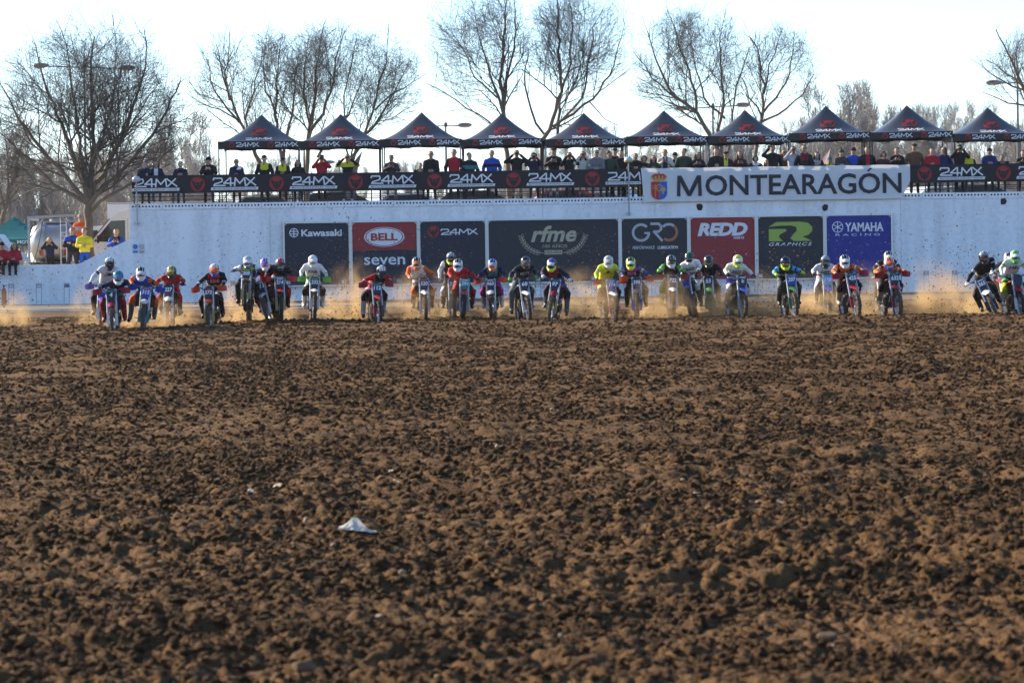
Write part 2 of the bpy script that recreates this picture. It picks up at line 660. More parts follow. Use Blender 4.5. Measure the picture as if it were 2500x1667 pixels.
def build_clods():
    rng = np.random.default_rng(5)
    P, S = [], []
    for y0, y1, dens, smin, smax in ((10.5, 16, 2300, .004, .028), (16, 26, 1250, .005, .034), (26, 42, 600, .008, .040), (42, 62, 300, .012, .046), (62, 94, 120, .016, .055)):
        area = (y1 - y0) * (.178 * (y0 + y1) + 3.2)
        k = int(area * dens)
        y = rng.uniform(y0, y1, k)
        x = rng.uniform(-1, 1, k) * (.178 * y + 1.5)
        keep = rng.random(k) < np.clip(.68 + 1.1 * perlin(x / 1.7, y / 1.2, 77) + .5 * perlin(x / 6, y / 4, 78), .28, 1)
        x, y = x[keep], y[keep]
        s = smin * (smax / smin) ** (rng.random(len(x)) ** 3.6)
        P.append(np.stack([x, y, ground_fine(x, y) + s * .10], -1)); S.append(s)
    P, S = np.concatenate(P), np.concatenate(S)
    k = len(P)
    rot = np.stack([rng.normal(0, .35, k), rng.normal(0, .35, k), rng.uniform(0, 6.28, k)], -1)
    scl = S[:, None] * rng.uniform(.75, 1.35, (k, 3)) * np.array([1, 1, 1.15])
    scatter('soil_clods', P, rot, scl, rng.integers(0, 7, k), [rock_mesh(i, 2 if i < 5 else 1) for i in range(7)], 'loose brown soil clods strewn all over the tilled track', 'clods')
    # pale pebbles
    PEB = mat((.26, .19, .13), .9, 0, .3, 6, spec=.15)
    k = 420
    y = 10 + 75 * rng.random(k) ** 1.7
    x = rng.uniform(-1, 1, k) * (.17 * y + 1)
    s = (.005 + .016 * rng.random(k) ** 4) * (1 + y / 60)
    P = np.stack([x, y, ground_fine(x, y) + s * .4], -1)
    scatter('pebbles', P, np.stack([rng.normal(0, .3, k), rng.normal(0, .3, k), rng.uniform(0, 6.28, k)], -1), s[:, None] * rng.uniform(.7, 1.3, (k, 3)), rng.integers(0, 3, k), [rock_mesh(50 + i, 2, .1, PEB, True) for i in range(3)], 'small pale pebbles scattered through the dirt', 'pebbles')


build_clods()


def ground_hit(px, py):
    """where the view ray of a photo pixel meets the nominal ground"""
    d = _f + _r * ((px - 1250) / FPX) + _u * ((833.5 - py) / FPX)
    t = -CAMH / d.z
    p = CAMPOS + d * t
    return Vector((p.x, p.y, float(ground_fine(np.array([p.x]), np.array([p.y]))[0])))


def litter_and_stones():
    paper = mat((.74, .71, .64), .7, 0, .2, 18, 0, .5)
    # torn plastic scrap
    p = ground_hit(872, 1296)
    rows = []
    rr = random.Random(3)
    for i in range(5):
        v = i / 4
        rows.append([(-.12 + .245 * u, -.02 + .06 * v + .01 * rr.uniform(-1, 1), .012 + v * (.075 * math.exp(-((u - .42) / .24) ** 2) + .004) + .006 * rr.uniform(-1, 1) - .03 * u) for u in [k / 8 for k in range(9)]])
    mb = MB(); mb.sheet(rows, .002)
    mb.build('plastic_scrap', paper, loc=p + Vector((0, 0, .04)), label='crumpled white plastic scrap lying alone on the dirt in the foreground', cat='litter')
    chips = [(678, 1178, .03, 'small bright white paper chip left of centre on the dirt'), (612, 1182, .022, 'paired white paper chip just left of the bright one'), (955, 1152, .018, 'tiny white paper chip on mid-field dirt near the centre'),
             (968, 1168, .02, 'second tiny white paper chip beside the other near the centre'), (1905, 1245, .018, 'white paper flake on the dirt at right of centre'),
             (925, 1540, .012, 'round white chip in the blurred foreground')]
    for i, (x, y, s, lb) in enumerate(chips):
        rr = random.Random(i)
        rows = [[((u - 1) * s, (v - 1) * s * 1.2, (.35 * s if (u + v) % 2 else 0) + rr.uniform(0, .3) * s + .5 * v * s) for u in range(3)] for v in range(3)]
        mb = MB(); mb.sheet(rows, .0015)
        mb.build('paper_chip', paper, loc=ground_hit(x, y) + Vector((0, 0, .045)), rot=(0, 0, rr.uniform(0, 6)), label=lb, cat='litter', group='white litter chips on the field')
    STONE = mat((.13, .085, .052), .95, 0, .4, 5, .5, spec=.1)
    for i, (x, y, s, lb) in enumerate(((742, 1644, .050, 'large rounded stone at the bottom edge left of centre'), (930, 1360, .05, 'rounded brown stone below the plastic scrap'), (1200, 1330, .04, 'brown stone right of the plastic scrap'), (470, 1285, .05, 'rounded stone left of the plastic scrap'), (2020, 1500, .05, 'smooth stone in the blurred lower right'), (1130, 838 + 175, .06, 'dark stone in the middle of the field'))):
        add('stone', rock_mesh(80 + i, 3, .08, STONE, True), loc=ground_hit(x, y) + Vector((0, 0, .04)), scale=(s, s * .8, s * .8), label=lb, cat='stone', group='larger stones on the field')


litter_and_stones()

# ------------------------------------------------------------------ the white retaining wall
YW = 117.6
ZT, ZC, ZLOW = 3.54, 3.33, 1.42
XL = at(317, 505, YW).x
XR = at(2590, 480, YW).x


def build_wall():
    root = add('retaining_wall', None, loc=(0, YW, 0), label='long white plastered retaining wall behind the start, sloping down at its left end', cat='wall')
    slope = [(at(x, y, YW).x, at(x, y, YW).z) for x, y in ((317, 584), (298, 593), (276, 603), (255, 612.5), (236, 622), (220, 631), (206, 638.5), (195, 643))]
    poly = [(-32, -.3), (XR, -.3), (XR, ZC), (XL, ZC)] + slope + [(at(185, 645, YW).x, ZLOW), (-32, ZLOW)]
    MB().prism(poly, 0, .4).build('wall_face', PLASTER, root)
    dark = mat((.008, .008, .01), .9)
    # pierced coping block: nine pipe holes, lined near-black to paint in their shade
    mb = MB()
    bl, n, pit = 1.184, 9, .119
    m0 = (bl - .012 - n * pit) / 2
    x = 0.
    h = ZT - ZC
    dp = .45
    o = .03                                  # proud of the wall
    def quad(a, b, c, d):
        mb.add([a, b, c, d], [(0, 1, 2, 3)])
    quad((0, -o, 0), (m0, -o, 0), (m0, -o, h), (0, -o, h))
    e = m0 + n * pit
    L = e + m0
    quad((e, -o, 0), (L, -o, 0), (L, -o, h), (e, -o, h))
    for i in range(n):
        cx, cz, r = m0 + pit * (i + .5), h * .55, .034
        sq = [(cx + pit / 2, cz), (cx + pit / 2, h), (cx, h), (cx - pit / 2, h), (cx - pit / 2, cz), (cx - pit / 2, 0), (cx, 0), (cx + pit / 2, 0)]
        oc = [(cx + r * math.cos(math.pi * k / 4), cz + r * math.sin(math.pi * k / 4)) for k in range(8)]
        mb.cur = 0
        for k in range(8):
            a, b, c, d = sq[k], sq[(k + 1) % 8], oc[(k + 1) % 8], oc[k]
            quad((a[0], -o, a[1]), (d[0], -o, d[1]), (c[0], -o, c[1]), (b[0], -o, b[1]))
        mb.cur = 1
        for k in range(8):
            c, d = oc[(k + 1) % 8], oc[k]
            quad((d[0], -o, d[1]), (d[0], .2, d[1]), (c[0], .2, c[1]), (c[0], -o, c[1]))
        mb.add([(p[0], .2, p[1]) for p in oc], [tuple(range(8))])
    mb.cur = 0
    quad((0, -o, h), (L, -o, h), (L, dp, h), (0, dp, h))
    quad((0, -o, 0), (0, dp, 0), (L, dp, 0), (L, -o, 0))
    quad((0, -o, 0), (0, -o, h), (0, dp, h), (0, dp, 0))
    quad((L, -o, 0), (L, dp, 0), (L, dp, h), (L, -o, h))
    quad((0, dp, 0), (0, dp, h), (L, dp, h), (L, dp, 0))
    me = mb.mesh('coping_block', [PLASTER, dark])
    k = 0
    while XL + k * bl < XR - .5:
        add('coping_block', me, root, loc=(XL + k * bl, R.uniform(-.004, .004), ZC + R.uniform(0, .008)))
        k += 1
    # broken drain openings: proud dark slabs, the holes' shade put into colour
    for i, (px, py) in enumerate(((1708, 505), (2015, 507), (2450, 492))):
        p = at(px, py, YW)
        mb = MB()
        rr = random.Random(i)
        nn = 11
        out = [(.105 * (1 + .18 * rr.uniform(-1, 1)) * math.copysign(abs(math.cos(2 * math.pi * j / nn)) ** .6, math.cos(2 * math.pi * j / nn)), .115 * (1 + .18 * rr.uniform(-1, 1)) * math.copysign(abs(math.sin(2 * math.pi * j / nn)) ** .6, math.sin(2 * math.pi * j / nn))) for j in range(nn)]
        mb.prism(out, -.012, .02)
        mb.build('drain_shade_patch', mat((.03, .028, .025), .95, 0, .5, 30), root, loc=(p.x, -.002, p.z))
    # vertical day joints
    for px in (660, 1326, 1600, 2200):
        x = at(px, 600, YW).x
        MB().box((0, 0, 0), (.018, .008, ZC)).build('joint_strip', mat((.55, .55, .53), .9), root, loc=(x, -.0035, ZC / 2))


build_wall()


def build_terraces():
    earth = mat((.33, .29, .22), .95, 0, .25, 1.5, .3)
    MB().box(((XL + 60) / 2 + .2, 122.0, 2.5), (60 - XL, 7.9, 2.0)).build('walkway', mat((.42, .38, .32), .9, 0, .2, 2), kind='structure')
    mb = MB()
    mb.box((-60.2, 260, -.1), (120 - 27.2 + .0, 284, 2.0))
    mb.build('lower_terrace', earth, kind='structure')
    mb = MB()
    mb.box((118.0, 263.5, 1.3), (263, 275, 2.9))
    mb.build('upper_terrace', earth, kind='structure')


build_terraces()


# ------------------------------------------------------------------ railing, banners
YB = YW - .06      # banner plane hangs on the railing outside
YRAIL = YW + .12


def build_railing():
    root = add('railing', None, loc=(0, YRAIL, ZT), label='dark steel railing along the top of the white wall', cat='railing')
    post = MB().cyl((0, 0, 0), (0, 0, 1.0), .02, n=6).mesh('post', BLACKMETAL)
    x = XL + .15
    while x < XR:
        add('post', post, root, loc=(x, 0, 0)); x += 1.42
    for z in (.12, .26, .42, 1.0):
        MB().cyl((XL + .1, 0, z), (XR, 0, z), .015 if z < .9 else .024, n=6).build('rail', BLACKMETAL, root)
    # far-side screen seen over the banner
    far = add('back_fence', None, loc=(0, 125.4, ZT - .2), label='low dark mesh fence along the far side of the walkway', cat='fence')
    MB().box((3.5, 0, 1.12), (33, .015, .30)).build('screen', mat((.012, .014, .018), .8), far)
    p2 = MB().cyl((0, 0.03, 0), (0, 0.03, 1.27), .02, n=6).mesh('post', BLACKMETAL)
    for k in range(18):
        add('post', p2, far, loc=(-12.9 + k * 1.9, 0, 0))
    for z in (.25, .5):
        MB().cyl((-13, .03, z), (20, .03, z), .012, n=5).build('rail', BLACKMETAL, far)


build_railing()
BANNERBLACK = mat((.013, .014, .019), .7, 0, .2, 3, .1)


def banner_sheet(w, h, seed, nx=60, nz=6, amp=.012):
    rr = random.Random(seed)
    ph = [rr.uniform(0, 6) for _ in range(4)]
    mb = MB()
    vs, fs = [], []
    for back in (0, 1):
        for j in range(nz + 1):
            for i in range(nx + 1):
                u, v = i / nx, j / nz
                y = amp * (math.sin(u * w * 2.1 + ph[0]) + .6 * math.sin(u * w * 5.3 + ph[1] + v * 2)) * (1 - .4 * v)
                z = v * h - .012 * math.sin(u * w * 4.4 + ph[2]) * (v - .2)
                vs.append((u * w, y + back * .003 + .0, z))
    N = (nx + 1) * (nz + 1)
    for j in range(nz):
        for i in range(nx):
            a = j * (nx + 1) + i
            fs.append((a, a + 1, a + nx + 2, a + nx + 1))
            fs.append((N + a, N + a + nx + 1, N + a + nx + 2, N + a + 1))
    mb.add(vs, fs)
    return mb


def build_banners():
    def strip(px0, px1, first, label):
        a, b = at(px0, 440, YB).x, at(px1, 440, YB).x
        z0, z1 = 3.905, 4.535
        root = add('sponsor_banner', None, loc=(a, YB, z0), label=label, cat='banner', group='black sponsor banners on the railing')
        banner_sheet(b - a, z1 - z0, int(px0), nx=int((b - a) * 8)).build('cloth', BANNERBLACK, root, smooth=True)
        px = first
        while px < px1 + 180:
            cx = at(px, 440, YB).x - a
            if 0.25 < cx < b - a - .1:
                add('emblem', EMBLEM, root, loc=(cx, -.028, .315), scale=(.53, 1, .53))
            lx = cx + 1.32
            if -.7 < lx - .0 and lx < b - a + .9:
                c0, c1 = lx - .78, lx + .78
                if c0 > -.02 and c1 < b - a + .02:
                    add('lettering', LOGO24, root, loc=(lx, -.030, .385), scale=(1.52, 1, 1.42))
                    mb = MB(); mb.prism([(-.86, -.05), (.83, -.05), (.86, .05), (-.83, .05)], -.001, .001)
                    pl = mb.build('strapline_bar', PRINTWHITE, root, loc=(lx, -.030, .145))
                    lettering('MOTOCROSS & ENDURO ONLINE', pl, (0, -.004, 0), DARK_PRINT, fit_w=1.55, fit_h=.052, wide=1.5, shear=.15, bold=.012)
                else:
                    k0, k1 = max(0, c0), min(b - a, c1)
                    # the print is cut by the banner's end
                    full = strokes(logo_24mx_lines(), .034)
                    mb = MB()
                    for f in full.f:
                        pts = [full.v[i] for i in f]
                        if all(k0 <= lx + p[0] * 1.52 <= k1 for p in pts):
                            mb.add([(p[0] * 1.52, p[1], p[2] * 1.42) for p in pts], [tuple(range(len(pts)))])
                    if mb.v:
                        mb.build('lettering', PRINTWHITE, root, loc=(lx, -.030, .385))
                    s0, s1 = max(.01, lx - .85), min(b - a - .01, lx + .85)
                    if s1 - s0 > .2:
                        pl = MB().box(((s0 + s1) / 2 - lx, 0, 0), (s1 - s0, .002, .1)).build('strapline_bar', PRINTWHITE, root, loc=(lx, -.030, .145))
                        t = 'OTOCROSS & ENDURO ONLINE' if s0 < .1 else 'MOTOCROSS & ENDURO ON'
                        lettering(t, pl, ((s0 + s1) / 2 - lx, -.004, 0), DARK_PRINT, fit_w=(s1 - s0) * .95, fit_h=.052, wide=1.5, shear=.15, bold=.012)
            px += 192.7
        return root
    strip(322, 1566, 290, 'long black sponsor banner with red emblems left of the town banner')
    strip(1566, 2218, 3000, 'plain black banner stretch mostly hidden behind the white town banner')
    strip(2222, 2600, 2257, 'short black sponsor banner with red emblems at the right edge')
    # town banner
    a, b = at(1565, 440, YB - .12), at(2222, 440, YB - .12)
    zt, zb = 4.56, 3.36
    w, h = b.x - a.x, zt - zb
    root = add('town_banner', None, loc=(a.x, YB - .12, zb), label='wide translucent white banner with coat of arms reading MONTEARAGÓN', cat='banner')
    mb = banner_sheet(w, h, 5, nx=100, nz=14, amp=.008)
    vs = []
    for x, y, z in mb.v:                     # lower right corner is folded away, lower left runs in
        lim = w - .32 * max(0, (.62 - z) / .62)
        vs.append((min(x, lim) if x > w - .5 else x + .1 * max(0, 1 - x / .4) * (1 - z / h), y, z))
    mb.v = vs
    mb.build('cloth', mat((.88, .88, .88), .6, 0, .04, 2, 0, .4), root, smooth=True)
    INK = mat((.022, .024, .034), .6, 0, .08, 3, 0, .15)
    lx0, lx1 = at(1652, 450, YB - .12).x - a.x, at(2201, 450, YB - .12).x - a.x
    lx2 = at(1722, 450, YB - .12).x - a.x
    lettering('ONTEARAGON', root, ((lx2 + lx1) / 2, -.024, .555), INK, fit_w=lx1 - lx2, fit_h=.74, bold=.017, th=.002)
    mw, mh, ms = .45, .37, .13
    MB().prism([(-mw, -mh), (-mw + ms, -mh), (-mw + ms * 1.02, .12), (-.06, -mh), (.06, -mh), (mw - ms * 1.02, .12), (mw - ms, -mh), (mw, -mh), (mw - .03, mh), (mw - .17, mh), (0, -.18), (-mw + .17, mh), (-mw + .03, mh)][::-1], -.001, .001).build('lettering', INK, root, loc=(lx0 + mw, -.024, .555))
    ox = at(2122, 420, YB - .12).x - a.x
    MB().prism([(-.09, -.06), (-.02, -.06), (.12, .07), (.02, .07)], -.001, .001).build('accent', INK, root, loc=(ox, -.025, 1.035))
    # coat of arms
    cx = at(1609, 450, YB - .12).x - a.x
    arms = add('coat_of_arms', None, root, loc=(cx, -.024, .5))
    GOLD, RED, BLUE = mat((.52, .33, .06), .5), mat((.48, .02, .025), .6), mat((.02, .12, .45), .6)
    hw, top, bot = .285, .22, -.43
    left = [(-hw, top), (-hw, -.2)] + [(-hw * math.cos(t), -.2 + (bot + .2) * math.sin(t)) for t in (.4, .8, 1.15)] + [(0, bot), (0, top)]
    MB().prism(left, -.001, .001).build('red_field', RED, arms)
    MB().prism([(-x, z) for x, z in left][::-1], -.001, .001).build('blue_field', BLUE, arms)
    mb = strokes([[(-.14, .12), (-.14, -.32)], [(-.22, .06), (-.06, .06)], [(-.25, -.02), (-.03, -.02)]], .022)
    mb.build('cross', GOLD, arms, loc=(0, -.004, 0))
    mb = MB()
    for gx, gz in ((0, 0), (.05, .02), (-.05, .02), (.025, -.05), (-.025, -.05), (.0, -.1), (.07, -.03), (-.07, -.03), (0, .06), (0, -.14)):
        mb.prism([(.14 + gx + .035 * math.cos(k * 1.05), -.05 + gz + .035 * math.sin(k * 1.05)) for k in range(6)], -.001 - R.uniform(0, .001), .001)
    mb.build('grapes', GOLD, arms, loc=(0, -.004, 0))
    mb = MB()
    mb.prism([(-.21, .24), (.21, .24), (.21, .29), (-.21, .29)], -.001, .001)
    for k in range(5):
        x = -.2 + .1 * k
        mb.prism([(x - .035, .29), (x + .035, .29), (x * 1.35 + .03, .44 - .02 * abs(k - 2)), (x * 1.35 - .03, .44 - .02 * abs(k - 2))], -.0012, .001)
    ring(mb, .10, .125, -.0014, .0012, 14)
    mb.prism([(-.025, .5), (.025, .5), (.02, .58), (-.02, .58)], -.001, .001)
    mb.build('crown_ornament', GOLD, arms)
    mb = MB()
    mb.prism([(-.20, .30), (.20, .30), (.27, .42), (.16, .50), (-.16, .50), (-.27, .42)], .001, .003)
    mb.build('crown_cap', RED, arms)


build_banners()


# ------------------------------------------------------------------ sponsor panels fixed to the wall
def build_panels():
    YP = YW - .10
    zb, zt = .50, 2.82
    NAVY = mat((.022, .028, .042), .75, 0, .2, 2.2, .7)
    NAVY2 = mat((.03, .033, .04), .75, 0, .2, 2.2, .7)
    MAROON = mat((.30, .035, .04), .75, 0, .12, 2.2, .7)
    BLUE = mat((.022, .035, .24), .75, 0, .12, 2.2, .7)
    BEIGE = mat((.46, .40, .27), .6, 0, .05)
    GREEN = mat((.33, .43, .07), .6, 0, .05)
    ORANGE = mat((.45, .16, .06), .6, 0, .1)
    GREY = mat((.42, .43, .45), .5, .2, .15)
    xs = [(691, 856, NAVY), (856, 1022, MAROON), (1022, 1189, NAVY), (1189, 1514, NAVY2), (1514, 1682, NAVY2), (1682, 1847, MAROON), (1847, 2014, NAVY2), (2014, 2180, BLUE)]
    names = ['dark sponsor panel lettered Kawasaki', 'red over dark sponsor panel lettered BELL and seven', 'dark sponsor panel lettered 24MX with red emblem', 'widest dark panel with gold rfme lettering and laurel',
             'dark sponsor panel lettered GRO performance lubrication', 'plain red sponsor panel lettered REDD', 'dark sponsor panel with a large green R', 'blue sponsor panel lettered YAMAHA racing']
    for i, (p0, p1, m) in enumerate(xs):
        a, b = at(p0, 600, YP).x, at(p1, 600, YP).x
        w, h = b - a, zt - zb
        root = add('sponsor_sign', None, loc=((a + b) / 2, YP, zb), label=names[i] + ' in a metal frame', cat='sign', group='sponsor signs on the wall')
        if i == 1:
            MB().box((0, 0, .5 * 1.27), (w - .12, .008, 1.27)).build('lower_sheet', NAVY, root)
            MB().box((0, 0, 1.273 + (h - 1.32) / 2), (w - .12, .0085, h - 1.32)).build('upper_sheet', MAROON, root)
        else:
            MB().box((0, 0, h / 2), (w - .12, .008, h - .1)).build('sheet', m, root)
        for s in (-1, 1):
            mb = MB(); mb.box((s * (w / 2 - .034), -.012, h / 2 - .1), (.058, .06, h + .22)); mb.build('frame_post', ALU, root)
        for z in (.03, h - .02):
            MB().box((0, -.008, z), (w - .13, .05, .055)).build('frame_rail', ALU, root)
        for s in (-1, 1):
            MB().box((s * (w / 2 - .12), -.03, h - .07), (.16, .012, .02), (0, s * .8, 0)).build('corner_brace', ALU, root)
        def T(s, px, py, wpx, hpx, m2=PRINTWHITE, **k):
            q = at(px, py, YP - .012)
            return lettering(s, root, (q.x - (a + b) / 2, -.008, q.z - zb), m2, fit_w=wpx / 68.1, fit_h=hpx / 68.1, **k)
        def at_l(px, py):
            q = at(px, py, YP - .012)
            return (q.x - (a + b) / 2, -.0085, q.z - zb)
        if i == 0:
            T('Kawasaki', 785, 568.5, 99, 17, bold=.03)
            mb = MB(); ring(mb, .135, .165, -.001, .001)
            mb.box((0, 0, 0), (.035, .002, .28)); mb.box((-.075, -.0004, .045), (.12, .002, .03)); mb.box((.075, -.0004, .045), (.12, .002, .03)); mb.box((.075, -.0004, -.045), (.12, .002, .03)); mb.box((-.075, -.0004, -.045), (.12, .002, .03))
            mb.build('emblem', PRINTWHITE, root, loc=at_l(717.5, 568.5))
        if i == 1:
            mb = MB(); ring(mb, .33, .35, -.001, .001, 36, 2.06); mb.build('oval_rim', PRINTWHITE, root, loc=at_l(938, 578.5))
            mb = MB(); disc(mb, .305, -.001, .001, 36, 2.1); mb.build('oval', PRINTWHITE, root, loc=at_l(938, 578.5))
            q = at_l(938, 578.5)
            lettering('BELL', root, (q[0], -.012, q[2]), mat((.42, .03, .03), .6), fit_w=.96, fit_h=.27, bold=.04)
            T('seven', 939, 637, 100, 19, bold=.012, wide=1.3)
        if i == 2:
            add('emblem', EMBLEM, root, loc=at_l(1058, 566), scale=(.43, 1, .43))
            q = at_l(1121, 566)
            add('lettering', LOGO24, root, loc=q, scale=(1.3, 1, 1.0))
        if i == 3:
            T('rfme', 1352, 571, 112, 40, BEIGE, bold=.03, shear=.28, spacing=1.03)
            T('100 AÑOS', 1355, 600, 60, 10, BEIGE, bold=0)
            q = at_l(1351, 616)
            MB().box((0, .0, 0), (.64, .004, .155)).build('date_plate', BEIGE, root, loc=(q[0], -.0075, q[2]))
            lettering('1923-2023', root, (q[0], -.0125, q[2]), DARK_PRINT, fit_w=.56, fit_h=.09, bold=.01)
            for s in (-1, 1):                # laurel branch
                st = [(s * (.36 + .80 * math.sin(t * 1.25)), .86 * (1 - math.cos(t * 1.22)) * .95 - .02) for t in [k / 9 for k in range(10)]]
                mb = strokes([st], .02)
                for k in range(1, 10):
                    x, z = st[k]
                    dx, dz = st[k][0] - st[k - 1][0], st[k][1] - st[k - 1][1]
                    L = math.hypot(dx, dz); dx /= L; dz /= L
                    for side in (-1, 1):
                        nx, nz = -dz * side, dx * side
                        tip = (x + dx * .13 + nx * .09, z + dz * .13 + nz * .09)
                        mid1 = (x + dx * .03 + nx * .065, z + dz * .03 + nz * .065)
                        mid2 = (x + dx * .09 + nx * .015, z + dz * .09 + nz * .015)
                        mb.v += []
                        s2 = strokes([[(x, z), mid1, tip, mid2, (x, z)]], .012)
                        mb.add(s2.v, s2.f)
                mb.build('laurel_branch', BEIGE, root, loc=(q[0], -.009, q[2]))
        if i == 4:
            mb = MB(); ring(mb, .24, .33, -.001, .001, 24, 1, .75, 6.1); mb.box((.22, .0004, -.02), (.2, .002, .07)); mb.build('letter_g', GREY, root, loc=at_l(1565, 568))
            mb = strokes([[(-.16, .30), (.10, .30), (.19, .22), (.19, .10), (.10, .02), (-.06, .02), (.22, -.30)]], .085); mb.build('letter_r', GREY, root, loc=at_l(1601, 567))
            mb = MB(); ring(mb, .24, .33, -.001, .001, 20, 1, -2.2, 1.75); mb.build('letter_o', ORANGE, root, loc=at_l(1633, 567))
            mb = MB(); ring(mb, .24, .33, -.001, .001, 8, 1, .9, 2.4); mb.build('letter_o_arc', GREY, root, loc=(at_l(1633, 567)[0], -.011, at_l(1633, 567)[2]))
            T('PERFORMANCE', 1571.5, 604.5, 54, 7.5, PRINTWHITE, shear=.15)
            T('LUBRICATION', 1630.5, 604, 50, 7.5, PRINTWHITE, shear=.15, bold=.03)
        if i == 5:
            T('REDD', 1764, 560, 122, 32, bold=.05, shear=.22, spacing=.92)
            T('PARTS', 1804, 580.5, 26, 6, bold=.03, shear=.2)
        if i == 6:
            o = at_l(1930, 566)
            def hgt(x0, y0):
                return ((x0 - 1405) / 3.267 / 68.1, (538 - y0) / 3.267 / 68.1)
            A = [hgt(*p) for p in ((1232, 497), (1290, 460), (1480, 458), (1545, 468), (1578, 500), (1578, 535), (1545, 565), (1500, 577), (1578, 612), (1430, 612), (1402, 590), (1425, 560), (1455, 530), (1450, 500), (1410, 488), (1330, 488))]
            B = [hgt(*p) for p in ((1232, 515), (1365, 515), (1375, 530), (1320, 560), (1310, 580), (1345, 612), (1232, 612))]
            MB().prism(A[::-1], -.001, .001).build('letter_upper', GREEN, root, loc=o)
            MB().prism(B[::-1], -.001, .001).build('letter_lower', GREEN, root, loc=o)
            T('GRAPHICS', 1930, 596, 105, 8, PRINTWHITE, shear=.3, wide=1.4, spacing=1.3, bold=.01)
        if i == 7:
            T('YAMAHA', 2110, 554, 94, 22, bold=.03, wide=.8)
            T('RACING', 2094, 573, 108, 5.5, wide=2.2, spacing=1.5)
            mb = MB(); ring(mb, .175, .2, -.001, .001)
            for k in range(3):
                mb.box((0, -.0003 * k, 0), (.028, .002, .34), (0, k * math.pi / 3, 0))
            mb.build('emblem', PRINTWHITE, root, loc=at_l(2045, 554.5))


build_panels()


